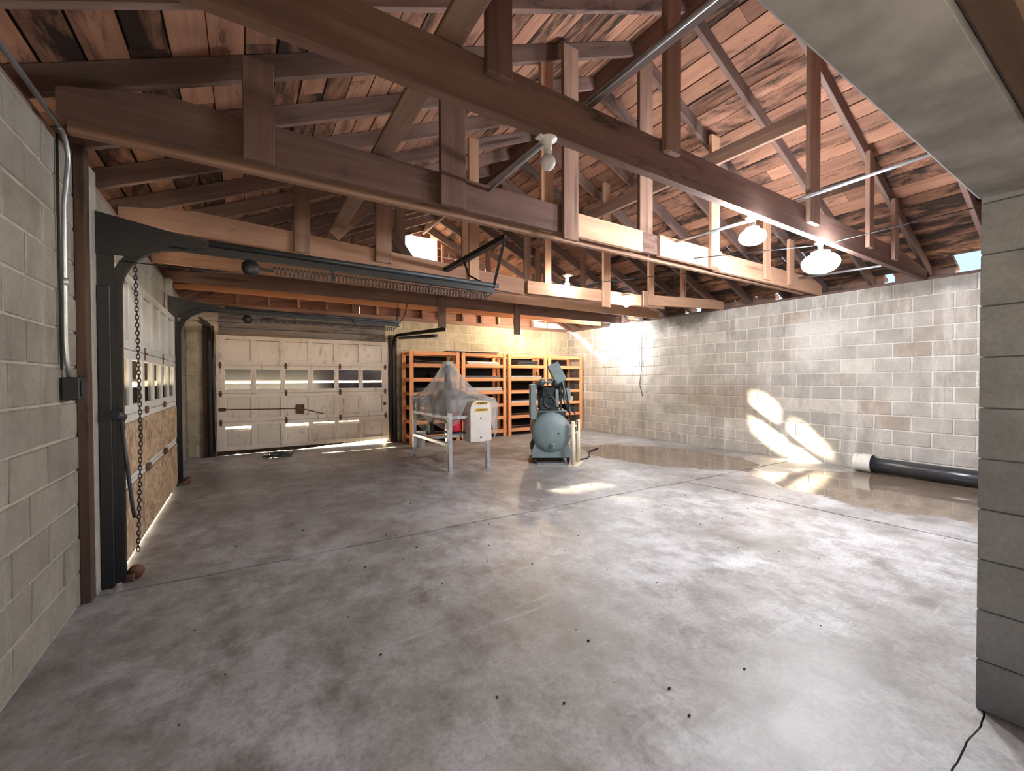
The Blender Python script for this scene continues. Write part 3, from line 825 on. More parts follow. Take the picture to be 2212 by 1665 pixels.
# ------------------------------------------------------------------ door tracks and springs
def channel(pts, w, d, side, name, parent, mat='steel_black'):
    """C-shaped rail swept along pts; 'side' = vector across the channel web"""
    pts = [Vector(p) for p in pts]; m = len(pts); side = Vector(side).normalized(); vs = []; 
    prof = [(-d, -w), (0, -w), (0, w), (-d, w), (-d, w - .006), (-.005, w - .006), (-.005, -w + .006), (-d, -w + .006)]
    for i in range(m):
        t = (pts[min(i + 1, m - 1)] - pts[max(i - 1, 0)]).normalized()
        nrm = t.cross(side).normalized()
        for a, b in prof: vs.append(pts[i] + side * a + nrm * b)
    k = len(prof); fs = [tuple(reversed(range(k))), tuple(range((m - 1) * k, m * k))]
    for i in range(m - 1):
        for j in range(k): fs.append((i * k + j, i * k + (j + 1) % k, (i + 1) * k + (j + 1) % k, (i + 1) * k + j))
    return MB().add(vs, fs).build(name, mat, parent)
def helix(p0, p1, r, turns, seg=12):
    p0, p1 = Vector(p0), Vector(p1); t = (p1 - p0).normalized(); a = t.orthogonal().normalized(); b = t.cross(a); n = int(turns * seg)
    return [p0.lerp(p1, i / n) + (a * math.cos(2 * math.pi * i / seg) + b * math.sin(2 * math.pi * i / seg)) * r for i in range(n + 1)]

def side_track(label, y, sgn, zt, hanger):
    t = thing('door_track', label, 'track', (-0.70, y, 0))
    pts = [(-0.70, y, 0.02), (-0.70, y, 1.0), (-0.70, y, 1.93)] + arc_pts((-0.36, y, 1.93), 0.34, math.pi, math.pi / 2, 10, 'xz') + [(0.6, y, zt - 0.005), (2.15, y, zt - 0.03)]
    channel(pts, 0.03, 0.045, (0, -sgn, 0), 'rail', t)
    MB().bx(-0.79, -0.70, y - sgn * 0.012, y - sgn * 0.004, 0.02, 2.2).build('angle_bracket', 'steel_black', t)
    MB().bx(-0.782, -0.72, y - 0.03, y + .03, 0.0, 1.95, 0.004).build('upright', 'steel_black', t)
    MB().prism([(-0.80, 2.15), (-0.80, 2.42), (-0.46, 2.36), (-0.2, 2.31), (-0.2, 2.27), (-0.42, 2.25), (-0.60, 2.15)], y - 0.005 - sgn * .02, y + 0.0 - sgn * .02, Mg).build('corner_gusset', 'steel_black', t)
    MB().tube([(-0.2, y - sgn * .01, 2.31), (2.18, y - sgn * .01, zt + 0.015)], 0.022, 6).build('angle_bar', 'steel_slate', t)
    return t
t1 = side_track('black door track of the left wall door, nearer rail with coil spring', 3.70, 1, 2.27, None)
t2 = side_track('black door track of the left wall door, farther rail towards the end wall', 6.84, -1, 2.27, None)
for t, y, lab in ((t1, 3.70, 'near'), (t2, 6.80, 'far')):
    MB().tube(helix((0.20, y, 2.175), (2.06, y, 2.165), 0.030, 62), 0.0042, 5).build('coil_spring', 'steel_slate', t)
    MB().tube([(2.06, y, 2.165), (2.14, y, 2.22)], 0.006, 5).build('spring_eye', 'steel_slate', t)
    pl = MB(); Mp = Matrix.Translation((0.05, y, 2.175)) @ Matrix.Rotation(R(90), 4, 'X')
    pl.lathe([(0.005, -0.015), (0.058, -0.015), (0.058, -0.008), (0.045, 0), (0.058, 0.008), (0.058, 0.015), (0.005, 0.015)], 20, Mp)
    pl.bx(0.05, 0.16, y - 0.014, y - 0.008, 2.165, 2.185); pl.bx(0.05, 0.16, y + 0.008, y + 0.014, 2.165, 2.185)
    pl.bx(0.15, 0.20, y - 0.01, y + 0.01, 2.165, 2.185)
    pl.build('pulley', 'steel_black', t)
    rod('cable', [(0.03, y, 2.23), (-0.2, y, 2.245), (-0.5, y, 2.26)], 0.004, 'steel_black', t, 5)
    rod('cable', [(0.05, y, 2.12), (-0.68, y, 2.12)], 0.004, 'steel_black', t, 5)
    for x in (0.62, 1.45): MB().bx(x - 0.012, x + 0.012, y - 0.004, y + 0.004, 2.15, 2.28).build('spring_strap', 'steel_black', t)
# hangers of the rails
hb = thing('track_hanger', 'black angle iron between trusses with straps holding the near track', 'bracket', (2.0, 3.3, 2.6))
MB().bx(1.97, 2.03, 3.22, 4.66, 2.595, 2.602).add(*[[(1.97, 3.22, 2.602), (1.976, 3.22, 2.602), (1.976, 4.66, 2.602), (1.97, 4.66, 2.602), (1.97, 3.22, 2.64), (1.976, 3.22, 2.64), (1.976, 4.66, 2.64), (1.97, 4.66, 2.64)], [(0, 1, 2, 3), (4, 7, 6, 5), (0, 4, 5, 1), (1, 5, 6, 2), (2, 6, 7, 3), (3, 7, 4, 0)]]).build('angle_iron', 'steel_black', hb)
beam('strap', (2.02, 3.30, 2.62), (2.13, 3.70, 2.26), 0.028, 0.006, 'steel_black', hb)
rod('strap', [(2.0, 4.1, 2.60), (1.98, 3.95, 2.42), (2.05, 3.80, 2.33), (2.14, 3.70, 2.26)], 0.010, 'steel_black', hb, 6)
hb2 = thing('track_hanger', 'thin black straps holding the end of the far track', 'bracket', (2.13, 6.84, 2.64))
rod('strap', [(2.12, 6.84, 2.26), (2.18, 6.96, 2.64)], 0.009, 'steel_black', hb2, 6)
rod('strap', [(2.14, 6.84, 2.26), (2.26, 6.90, 2.38), (2.34, 6.96, 2.64)], 0.008, 'steel_black', hb2, 6)

# end wall door tracks (run towards the camera)
def end_track(label, x, zt, y_end, parent_name='door_track'):
    t = thing('door_track', label, 'track', (x, YB - 0.1, 0))
    yy = YB - 0.12
    pts = [(x, yy, 0.02), (x, yy, 1.0), (x, yy, 1.97)] + arc_pts((x, yy - 0.3, 1.97), 0.3, 0, math.pi / 2, 8, 'yz') + [(x, y_end, zt - 0.12)]
    channel(pts, 0.03, 0.045, (1, 0, 0), 'rail', t)
    return t
t3 = end_track('black door track of the end wall door, right side by the shelves', 2.74, 2.27, 6.3)
rod('spring_tube', [(2.66, 8.4, 2.18), (2.66, 6.5, 2.06)], 0.028, 'steel_black', t3, 10)
rod('cable', [(2.66, 8.4, 2.18), (2.70, 9.0, 2.10)], 0.005, 'steel_black', t3, 5)
t4 = end_track('black door track of the end wall door, left corner side', -0.47, 2.27, 6.95)
rod('cable', [(-0.44, YB - .1, 2.2), (-0.46, YB - .14, 1.6), (-0.44, YB - .12, 0.1)], 0.012, 'steel_black', t4, 6)

# pull chain at the near door edge
ch = MB()
def chain(mb, p0, p1, pitch=0.027):
    p0, p1 = Vector(p0), Vector(p1); n = int((p1 - p0).length / pitch)
    for i in range(n):
        c = p0.lerp(p1, (i + .5) / n); pts = []
        for k in range(10):
            a = 2 * math.pi * k / 10; h, w = 0.019 * math.sin(a), 0.009 * math.cos(a)
            pts.append(c + (Vector((w, 0, h)) if i % 2 else Vector((0, w, h))))
        mb.tube(pts, 0.0034, 5, closed=True)
chain(ch, (-0.62, 3.82, 2.30), (-0.60, 3.80, 0.95)); chain(ch, (-0.60, 3.80, 0.95), (-0.62, 3.78, 0.18))
tag(ch.build('pull_chain', 'steel_black'), 'long rusty pull chain hanging beside the left door track', 'chain')
rp = MB(); rp.tube([(-0.68, 3.69, 1.10), (-0.66, 3.72, 0.8), (-0.64, 3.75, 0.5), (-0.63, 3.75, 0.42)], 0.011, 7)
rp.tube([(-0.70, 3.62, 1.13), (-0.68, 3.72, 1.10)], 0.03, 8)
tag(rp.build('lock_rod', 'steel_slate'), 'grey lock rod leaning against the near door upright', 'rod')
for (x, y, lab) in ((-0.66, 3.76, 'rusty bottom roller bracket at the near corner of the left door'), (-0.66, 6.86, 'rusty bottom roller bracket at the far corner of the left door')):
    b = MB(); b.bx(x - 0.04, x + 0.03, y - 0.05, y + 0.05, 0.004, 0.05, 0.01); b.lathe([(0.0, -0.02), (0.045, -0.02), (0.045, 0.02), (0.0, 0.02)], 14, Matrix.Translation((x + 0.03, y, 0.05)) @ Matrix.Rotation(R(90), 4, 'X'))
    tag(b.build('roller_bracket', 'rust'), lab, 'bracket')

# ================================================================== ELECTRICAL
c = MB(); c.tube([(-0.795, 0.5, 2.665), (-0.795, 3.12, 2.665)] + arc_pts((-0.795, 3.12, 2.535), 0.13, math.pi / 2, 0, 7, 'yz') + [(-0.815, 3.25, 2.3), (-0.82, 3.25, 1.55), (-0.82, 3.27, 1.45), (-0.815, 3.285, 1.36)], 0.012, 8)
tag(c.build('wall_conduit', 'galvanized'), 'galvanised conduit bending down the left wall to the switch box', 'conduit')
tag(MB().tube([(-0.828, 3.215, 2.66), (-0.828, 3.215, 2.1), (-0.828, 3.225, 1.4)], 0.006, 6).build('wall_cable', 'rubber'), 'thin dark cable beside the conduit on the left wall', 'cable')
b = thing('switch_box', 'dark metal switch box on the left wall', 'switch box', (-0.84, 3.3, 1.23))
MB().bx(-0.835, -0.765, 3.235, 3.36, 1.235, 1.36, 0.005).build('box', 'steel_black', b)
MB().bx(-0.79, -0.772, 3.36, 3.395, 1.24, 1.345, 0.005).build('side_plate', 'pvc_white', b)
MB().bx(-0.765, -0.757, 3.255, 3.34, 1.255, 1.34, 0.003).build('cover', 'steel_black', b)

def conduit(label, pts, r=0.0125, mat='galvanized', name='conduit'):
    return tag(MB().tube(pts, r, 8).build(name, mat), label, 'conduit')
MB().tube([(-0.818, 3.25, 1.86), (-0.818, 3.25, 1.90)], 0.017, 10).build('coupling', 'galvanized', bpy.data.objects['wall_conduit'])
conduit('bare conduit running over the near truss towards the roof ridge', [(1.645, 0.42, 2.895), (1.645, 1.95, 2.895)])
conduit('bare conduit sloping from the unlit bulb to the second truss', [(1.40, 1.87, 2.63), (1.74, 3.30, 2.905)])
conduit('bare conduit crossing above the near truss on the right', [(4.03, 0.42, 2.895), (4.10, 1.98, 2.895)], 0.014)
conduit('bare conduit sloping from the smaller LED lamp to the second truss', [(3.48, 1.87, 2.62), (4.16, 3.28, 2.90)], 0.014)
conduit('short pale conduit near the top of the right wall', [(6.45, 1.90, 2.68), (6.80, 2.95, 2.79)], 0.014)
tag(MB().tube([(5.55, 0.42, 2.86), (5.1, 1.2, 2.74), (4.70, 1.84, 2.62), (4.5, 2.4, 2.66), (4.30, 2.96, 2.70)], 0.005, 6).build('lamp_wire', 'rubber'), 'thin slack wire running to the large LED lamp', 'wire')
tag(MB().tube([(4.9, 3.2, 2.68), (4.6, 3.9, 2.72), (4.1, 4.56, 2.70)], 0.005, 6).build('lamp_wire', 'rubber'), 'thin wire between second and third trusses', 'wire')
tag(beam('wood_strip', (1.70, 0.42, 2.93), (1.70, 3.2, 2.93), 0.06, 0.03, 'rafter_wood'), 'dark wood strip laid beside the left conduit on the chords', 'strip')

def lampholder(root, x, y, z):
    MB().lathe([(0.0, 0.0), (0.05, 0.0), (0.05, -0.008), (0.028, -0.016), (0.022, -0.045), (0.022, -0.06), (0.0, -0.06)], 20, Matrix.Translation((x, y, z))).build('lampholder', 'porcelain', root)
def bulb(root, x, y, z, r, mat):
    prof = [(0.0, 0.0), (0.019, 0.0), (0.02, -0.02)]
    zc = -0.03 - r
    for i in range(1, 11):
        a = math.pi * i / 11
        prof.append((r * math.sin(a), zc + r * math.cos(a)))
    prof.append((0.0, zc - r))
    MB().lathe(prof, 20, Matrix.Translation((x, y, z))).build('bulb', mat, root)
def bulb_lamp(label, x, y, z, mat, r=0.035):
    t = thing('lamp_bulb', label, 'lamp', (x, y, z)); lampholder(t, x, y, z); bulb(t, x, y, z - 0.055, r, mat); return t
l0 = bulb_lamp('unlit frosted bulb in a porcelain holder under the near truss', 1.40, 1.835, 2.638, 'frosted_bulb', 0.042)
MB().bx(1.33, 1.365, 1.81, 1.86, 2.625, 2.638, 0.003).build('holder_foot', 'porcelain', l0)
def led_lamp(label, x, y, z, rx, rz, mat):
    t = thing('led_lamp', label, 'lamp', (x, y, z))
    lampholder(t, x, y, z)
    MB().lathe([(0.0, 0), (0.02, 0), (0.022, -0.02), (rx * 0.5, -0.03), (rx * 0.5, -0.045), (0.0, -0.045)], 24, Matrix.Translation((x, y, z - 0.055))).build('lamp_collar', 'porcelain', t)
    zc = z - 0.095 - rz; prof = [(0.0, rz)]
    for i in range(1, 14):
        a = math.pi * i / 14; prof.append((rx * math.sin(a), rz * math.cos(a)))
    prof.append((0.0, -rz))
    MB().lathe(prof, 28, Matrix.Translation((x, y, zc))).build('lamp_globe', mat, t)
    return t
led_lamp('smaller bright LED lamp under the near truss, left of two', 3.47, 1.845, 2.638, 0.10, 0.065, 'led_main')
led_lamp('largest bright LED lamp under the near truss, right of two', 4.68, 1.845, 2.638, 0.155, 0.10, 'led_main')
def face_bulb(label, x, z, r):
    t = bulb_lamp(label, x, 4.50, z, 'led_bulb', r)
    MB().bx(x - 0.05, x + 0.05, 4.445, 4.552, z - 0.002, z + 0.02, 0.004).build('mount_block', 'post_wood', t)
face_bulb('small lit bulb on the third truss near the middle', 3.76, 2.76, 0.032)
face_bulb('lit bulb below the third truss by the splice', 4.92, 2.60, 0.042)
wb_ = bulb_lamp('added warm fill bulb hidden behind the last truss, brightening the end wall', 5.75, 8.02, 2.80, 'warm_fill', 0.045)  # hidden fill lamp, put in to brighten the end wall
MB().bx(5.69, 5.81, 7.83, 8.06, 2.80, 2.83, 0.004).build('mount_block', 'post_wood', wb_)
wl = led_lamp('cool white LED lamp at the head of the right wall', 7.33, 7.05, 2.76, 0.11, 0.075, 'led_wall')
beam('lamp_board', (7.33, 6.95, 2.78), (7.33, 7.30, 2.78), 0.1, 0.03, 'post_wood', wl)
tag(MB().tube([(7.655, 6.55, 2.63), (7.655, 6.54, 2.2), (7.65, 6.53, 1.7), (7.655, 6.60, 1.2), (7.655, 6.52, 0.95)], 0.006, 6).build('hanging_cord', 'rubber'), 'loose dark cord hanging down the right wall', 'cord')

# ================================================================== SHELVES
def shelf_unit(label, x0, x1):
    t = thing('shelf_rack', label, 'shelf', ((x0 + x1) / 2, 8.75, 0), 'wooden shelf racks along the end wall')
    y0, y1 = 8.50, 9.05
    for x in (x0 + 0.045, x1 - 0.045):
        for y in (y0 + 0.02, y1 - 0.02):
            beam('upright', (x, y, 0.0), (x, y, 1.95), 0.085, 0.038, 'shelf_wood', t, upv=(0, 1, 0))
    for z in (0.13, 0.44, 0.74, 1.04, 1.345, 1.65, 1.905):
        top = z > 1.9
        beam('front_rail', (x0 + 0.09, y0 + 0.02, z), (x1 - 0.09, y0 + 0.02, z), 0.036, 0.075, 'shelf_wood', t)
        beam('back_rail', (x0 + 0.09, y1 - 0.02, z), (x1 - 0.09, y1 - 0.02, z), 0.036, 0.075, 'shelf_wood', t)
        for x in (x0 + 0.07, x1 - 0.07):
            beam('side_rail', (x, y0 + 0.04, z), (x, y1 - 0.04, z), 0.036, 0.06, 'shelf_wood', t)
        if not top:
            for k in range(3):
                w = (y1 - y0 - 0.09) / 3; yc = y0 + 0.045 + w * (k + 0.5)
                beam('shelf_slat', (x0 + 0.09, yc, z + 0.022), (x1 - 0.09, yc, z + 0.022), w - 0.02, 0.016, 'rafter_wood', t)
    MB().bx(x0 + 0.01, x1 - 0.01, y1 + 0.001, y1 + 0.012, 0.10, 1.93).build('back_panel', 'hollow_dark', t)
    return t
SH = [(2.89, 4.03), (4.08, 5.24), (5.29, 6.45), (6.49, 7.62)]
shelf_unit('orange wooden shelf rack nearest the end wall door', *SH[0])
shelf_unit('orange wooden shelf rack second from the end wall door', *SH[1])
shelf_unit('orange wooden shelf rack third from the end wall door', *SH[2])
shelf_unit('orange wooden shelf rack in the corner by the right wall', *SH[3])
def sheet(label, x0, x1, y0, y1, z, t, mat, name='board_stack', rz=0.0, cat='board'):
    M = Matrix.Translation(((x0 + x1) / 2, (y0 + y1) / 2, z)) @ Matrix.Rotation(rz, 4, 'Z')
    o = thing(name, label, cat, ((x0 + x1) / 2, (y0 + y1) / 2, z))
    n = max(1, int(t / 0.018)); h = t / n
    for i in range(n):
        dx, dy = random.uniform(-.02, .02), random.uniform(-.015, .015)
        MB().box((dx, dy, h * (i + .5)), ((x1 - x0), (y1 - y0), h - 0.002), 0.003).build('sheet', mat, o, M)
    return o
sv = lambda z: z + 0.0345
sheet('pale boards on the fifth shelf of the second rack', 4.25, 5.05, 8.53, 8.95, sv(1.65), 0.07, 'pale_sheet')
sheet('grey sheets on the fourth shelf of the second rack', 4.2, 5.1, 8.53, 8.95, sv(1.345), 0.05, 'grey_sheet')
sheet('wide pale sheets on the middle shelf of the second rack', 4.22, 5.12, 8.52, 8.95, sv(1.04), 0.08, 'pale_sheet')
sheet('thin pale sheet on the second shelf of the second rack', 4.25, 5.0, 8.55, 8.95, sv(0.74), 0.03, 'grey_sheet')
sheet('pale sheet on the fourth shelf of the third rack', 5.42, 6.3, 8.53, 8.95, sv(1.345), 0.05, 'pale_sheet')
sheet('grey folded tarp on the top shelf of the third rack', 5.6, 6.2, 8.56, 8.95, sv(1.65), 0.12, 'dark_sheet')
sheet('thin pale boards on the second shelf of the third rack', 5.42, 6.2, 8.55, 8.95, sv(0.74), 0.05, 'pale_sheet')
sheet('cream box on the second shelf of the corner rack', 6.95, 7.35, 8.58, 8.9, sv(0.74), 0.12, 'cream_paint', cat='box', name='flat_box')
sheet('dark boards on the third shelf of the nearest rack', 3.05, 3.85, 8.53, 8.95, sv(1.04), 0.09, 'dark_sheet')
sheet('grey boxes on the fourth shelf of the nearest rack', 3.5, 3.8, 8.58, 8.9, sv(1.345), 0.12, 'grey_sheet', cat='box', name='flat_box')
sheet('long dark panel lying on top of the first two racks', 3.75, 5.05, 8.48, 9.0, 1.952, 0.02, 'dark_sheet')
cv = MB(); cvv = []
for k in range(2):
    pts = [(2.985 + 0.945 * i / 10, 8.46 + 0.03 * k, 1.76 - 0.05 * k - 0.03 * math.sin(math.pi * i / 10) * (1 - k)) for i in range(11)]
    for i in range(10):
        (xa, ya, za), (xb, yb_, zb) = pts[i], pts[i + 1]
        cv.add([(xa, ya, za), (xb, yb_, zb), (xb, ya + .5, zb), (xa, ya + .5, za), (xa, ya, za - .012), (xb, yb_, zb - .012), (xb, ya + .5, zb - .012), (xa, ya + .5, za - .012)],
               [(0, 1, 2, 3), (7, 6, 5, 4), (0, 4, 5, 1), (1, 5, 6, 2), (2, 6, 7, 3), (3, 7, 4, 0)])
tag(cv.build('bent_panel', 'chord_wood_dark'), 'two sagging thin panels on the top shelf of the nearest rack', 'panel')

# ================================================================== MACHINE ON STEEL STAND
m = thing('milling_machine', 'white guarded machine with red motor on a steel stand', 'machine', (2.82, 6.4, 0))
LEGS = {(2.515, 5.65): 0.86, (3.135, 5.65): 0.80, (2.515, 7.16): 1.06, (3.135, 7.16): 0.86}
for (x, y), h in LEGS.items():
    lg = MB().bx(x - 0.027, x + 0.027, y - 0.027, y + 0.027, 0.006, h, 0.004).build('leg', 'stainless', m)
    MB().bx(x - 0.04, x + 0.04, y - 0.04, y + 0.04, 0.0, 0.006).build('foot_plate', 'stainless', lg)
MB().bx(2.49, 2.54, 5.68, 7.13, 0.36, 0.41, 0.004).build('side_rail', 'stainless', m)
MB().bx(3.11, 3.16, 5.68, 7.13, 0.36, 0.41, 0.004).build('side_rail', 'stainless', m)
for y in (5.65, 7.16): MB().bx(2.54, 3.11, y - .022, y + .022, 0.76, 0.81, 0.004).build('cross_rail', 'stainless', m)
for x in (2.515, 3.135): MB().bx(x - .022, x + .022, 5.68, 7.13, 0.76, 0.81, 0.004).build('top_rail', 'stainless', m)
MB().bx(2.52, 3.13, 6.55, 6.60, 0.36, 0.41, 0.004).build('cross_rail', 'stainless', m)
# guard cabinet with rounded head
poly = [(2.80, 0.42)] + [(3.15, 0.42)]
rr = 0.13
poly += [(3.15 - rr + rr * math.cos(a), 1.03 - rr + rr * math.sin(a)) for a in [math.pi / 2 * i / 6 for i in range(7)]]
poly += [(2.80 + rr + rr * math.cos(a), 1.03 - rr + rr * math.sin(a)) for a in [math.pi / 2 + math.pi / 2 * i / 6 for i in range(7)]]
gd = MB().prism(poly, 5.55, 5.80, Mg).build('belt_guard', 'pale_sheet', m)
for z in (0.99, 0.89):
    MB().bx(2.87, 3.09, 5.545, 5.549, z - 0.022, z + 0.02).build('warning_label', 'yellow_label', gd)
    for i in range(7):
        MB().bx(2.90 + i * 0.026, 2.918 + i * 0.026, 5.542, 5.5448, z - 0.010, z + 0.008).build('label_mark', 'jamb_wood', gd)
for z in (0.77, 0.48): MB().lathe([(0, 0), (0.012, 0), (0.010, 0.008), (0, 0.01)], 12, Matrix.Translation((2.97, 5.548, z)) @ Matrix.Rotation(R(90), 4, 'X')).build('guard_bolt', 'steel_slate', gd)
mo = MB(); Mm = Matrix.Translation((2.65, 5.80, 0.695)) 
mo.lathe([(0.0, -0.13), (0.085, -0.13), (0.105, -0.11), (0.105, 0.11), (0.085, 0.13), (0.0, 0.13)], 24, Mm)
mo.build('motor', 'red_paint', m)
MB().bx(2.55, 2.80, 5.70, 5.95, 0.535, 0.56, 0.003).build('motor_plate', 'steel_slate', m)
MB().lathe([(0.0, -0.30), (0.22, -0.30), (0.24, -0.27), (0.24, 0.27), (0.22, 0.30), (0.0, 0.30)], 28, Matrix.Translation((2.82, 6.25, 0.93)) @ Matrix.Rotation(R(90), 4, 'X')).build('drum', 'grey_sheet', m)
MB().prism([(-0.13, -0.13), (0.13, -0.13), (0.13, 0.13), (-0.13, 0.13)], 0, 0.06, Matrix.Translation((2.82, 6.40, 1.12))).build('feed_throat', 'steel_slate', m)
MB().tube([(2.82, 6.40, 1.12), (2.82, 6.40, 1.60)], 0.055, 18).build('feed_pipe', 'compressor_dark', m)
MB().tube([(2.82, 6.40, 1.58), (2.82, 6.40, 1.625)], 0.068, 18).build('pipe_cap', 'pvc_white', m)
MB().bx(2.53, 2.60, 7.10, 7.17, 0.81, 1.08, 0.004).build('upright', 'stainless', m)
MB().bx(2.76, 2.84, 7.06, 7.14, 0.40, 1.10, 0.006).build('column', 'steel_slate', m)
MB().prism([(2.50, 1.05), (2.58, 1.07), (3.02, 0.70), (3.02, 0.62), (2.94, 0.60)], 6.66, 7.05, Mg).build('chute', 'galvanized', m)

# draped clear plastic sheet
def drape():
    peak = Vector((2.82, 6.40, 1.638)); n, rings = 56, 15
    # hem: angle -> (point)
    hem = [(-180, 2.42, 6.45, 0.74), (-150, 2.44, 6.05, 0.66), (-128, 2.47, 5.72, 0.60), (-112, 2.62, 5.56, 0.72), (-98, 2.78, 5.62, 1.03), (-84, 2.92, 5.60, 1.045), (-72, 3.10, 5.60, 1.03), (-64, 3.21, 5.56, 0.45),
           (-56, 3.30, 5.62, 0.55), (-38, 3.36, 5.95, 0.62), (-10, 3.36, 6.35, 0.68), (25, 3.34, 6.8, 0.72), (55, 3.2, 7.15, 0.80), (80, 2.9, 7.24, 0.84), (105, 2.68, 7.25, 0.92), (128, 2.47, 7.22, 0.98), (155, 2.43, 6.9, 0.86), (180, 2.42, 6.45, 0.74)]
    def H(a):
        for p, q in zip(hem, hem[1:]):
            if p[0] <= a <= q[0]:
                t = (a - p[0]) / (q[0] - p[0]); t = t * t * (3 - 2 * t)
                return Vector([p[i] + (q[i] - p[i]) * t for i in (1, 2, 3)])
    rnd = random.Random(4); ph = [rnd.uniform(0, 6.28) for _ in range(6)]
    vs = []
    for r in range(rings):
        t = r / (rings - 1)
        for k in range(n):
            a = -180 + 360 * k / n; h = H(a); ar = R(a)
            top = Vector((peak.x + 0.078 * math.cos(ar), peak.y + 0.078 * math.sin(ar), peak.z))
            if t < 0.75:
                s = t / 0.75
                sh = Vector((h.x, h.y, max(h.z, 1.045)))
                p = top.lerp(sh, s); p.z = top.z + (sh.z - top.z) * (1 - (1 - s) ** 1.75)
                p.x = top.x + (sh.x - top.x) * s ** 1.15; p.y = top.y + (sh.y - top.y) * s ** 1.15
            else:
                s = (t - 0.75) / 0.25
                sh = Vector((h.x, h.y, max(h.z, 1.045))); p = sh.lerp(h, s)
            w = 0.006 + 0.035 * math.sin(math.pi * min(t * 1.1, 1)) 
            rip = math.sin(9 * ar + ph[0] + 2 * t) * 0.5 + math.sin(15 * ar + ph[1] - 3 * t) * 0.35 + math.sin(5 * ar + ph[2]) * 0.3
            d = Vector((math.cos(ar), math.sin(ar), 0.25))
            if t < 0.05: rip *= 0.2
            vs.append(p + d * (w * (rip * 0.6 + 0.5)))
    fs = []
    for r in range(rings - 1):
        for k in range(n): fs.append((r * n + k, (r + 1) * n + k, (r + 1) * n + (k + 1) % n, r * n + (k + 1) % n))
    fs.append(tuple(range(n)))
    return MB().add(vs, fs, True)
tag(drape().build('plastic_sheet', 'plastic_film'), 'clear plastic dust sheet draped in a cone over the machine', 'sheet')
# hanging end of the sheet beyond the machine
hs = MB(); vs = []; nx, nz = 9, 8
for i in range(nx):
    for j in range(nz):
        x = 2.50 + 0.33 * i / (nx - 1); z = 1.02 - 0.55 * j / (nz - 1) + 0.1 * math.sin(i * .8)
        vs.append((x + 0.01 * math.sin(j * 1.3), 7.27 + 0.025 * math.sin(i * 1.7 + j * .5), z))
hs.add(vs, [(i * nz + j, (i + 1) * nz + j, (i + 1) * nz + j + 1, i * nz + j + 1) for i in range(nx - 1) for j in range(nz - 1)], True)
tag(hs.build('plastic_scrap', 'plastic_film'), 'crumpled strip of clear plastic hanging behind the machine stand', 'sheet')
bk = thing('bucket', 'small white bucket on the floor behind the machine stand', 'bucket', (2.95, 8.1, 0))
MB().lathe([(0.0, 0.0), (0.10, 0.0), (0.125, 0.30), (0.13, 0.30), (0.13, 0.31), (0.118, 0.31), (0.095, 0.01), (0.0, 0.01)], 24, Matrix.Translation((2.95, 8.1, 0.0))).build('pail', 'bucket_white', bk)
MB().tube([(2.83, 8.1, 0.29), (2.82, 8.05, 0.22), (2.95, 7.96, 0.19), (3.08, 8.05, 0.22), (3.07, 8.1, 0.29)], 0.003, 6).build('bail', 'galvanized', bk)

# ================================================================== AIR COMPRESSOR
# axis of the tank points from camera side to the back, slightly turned
def Cp(): return Matrix.Translation((4.10, 5.30, 0)) @ Matrix.Rotation(R(-33), 4, 'Z')
CM = Cp()
cp = thing('air_compressor', 'grey green air compressor with round tank on small casters', 'compressor', (4.10, 5.6, 0))
TR, TZ, TL = 0.315, 0.505, 0.95
tk = MB(); prof = []
for i in range(9):
    a = math.pi / 2 * i / 8; prof.append((TR * math.sin(a), -0.11 * math.cos(a)))
prof.append((TR, TL))
for i in range(1, 9):
    a = math.pi / 2 * i / 8; prof.append((TR * math.cos(a), TL + 0.11 * math.sin(a)))
Mt = CM @ Matrix.Translation((0, 0, TZ)) @ Matrix.Rotation(R(-90), 4, 'X')
tank = tk.lathe(prof, 40, Mt).build('tank', 'compressor_paint', cp)
MB().lathe([(0.0, 0.0), (0.042, 0.0), (0.042, -0.02), (0.032, -0.035), (0.0, -0.035)], 6, CM @ Matrix.Translation((0.0, -0.085, TZ - 0.20)) @ Matrix.Rotation(R(-90), 4, 'X'), False).build('drain_plug', 'compressor_paint', tank)
MB().lathe([(0.0, -0.03), (0.016, -0.03), (0.016, -0.045), (0.0, -0.045)], 10, CM @ Matrix.Translation((0.0, -0.085, TZ - 0.20)) @ Matrix.Rotation(R(-90), 4, 'X')).build('plug_core', 'compressor_dark', tank)
MB().lathe([(0.0, 0.0), (0.014, 0.0), (0.012, -0.008), (0.0, -0.008)], 10, CM @ Matrix.Translation((0.10, -0.10, TZ - 0.01)) @ Matrix.Rotation(R(-90), 4, 'X')).build('plug_core', 'compressor_dark', tank)
sad = [(-0.31, 0.10), (0.31, 0.10), (0.31, 0.20), (0.26, 0.33), (0.2, 0.26), (0.1, 0.205), (0, 0.19), (-0.1, 0.205), (-0.2, 0.26), (-0.26, 0.33), (-0.31, 0.20)]
for y in (0.0, 0.85):
    MB().prism(sad, y, y + 0.04, CM @ Mg).build('saddle', 'compressor_paint', cp)
MB().box((0, 0.45, 0.10), (0.58, 0.82, 0.03), 0.004, CM).build('skid', 'compressor_dark', cp)
for x in (-0.27, 0.27):
    for y in (0.05, 0.82):
        cs = MB(); cs.box((x, y, 0.087), (0.05, 0.06, 0.006), 0, CM)
        cs.box((x - 0.022, y, 0.062), (0.004, 0.04, 0.05), 0, CM); cs.box((x + 0.022, y, 0.062), (0.004, 0.04, 0.05), 0, CM)
        c_ = cs.build('caster', 'steel_black', cp)
        MB().lathe([(0.0, -0.016), (0.042, -0.016), (0.045, 0), (0.042, 0.016), (0.0, 0.016)], 18, CM @ Matrix.Translation((x, y, 0.045)) @ Matrix.Rotation(R(90), 4, 'Y')).build('wheel', 'rubber', c_)
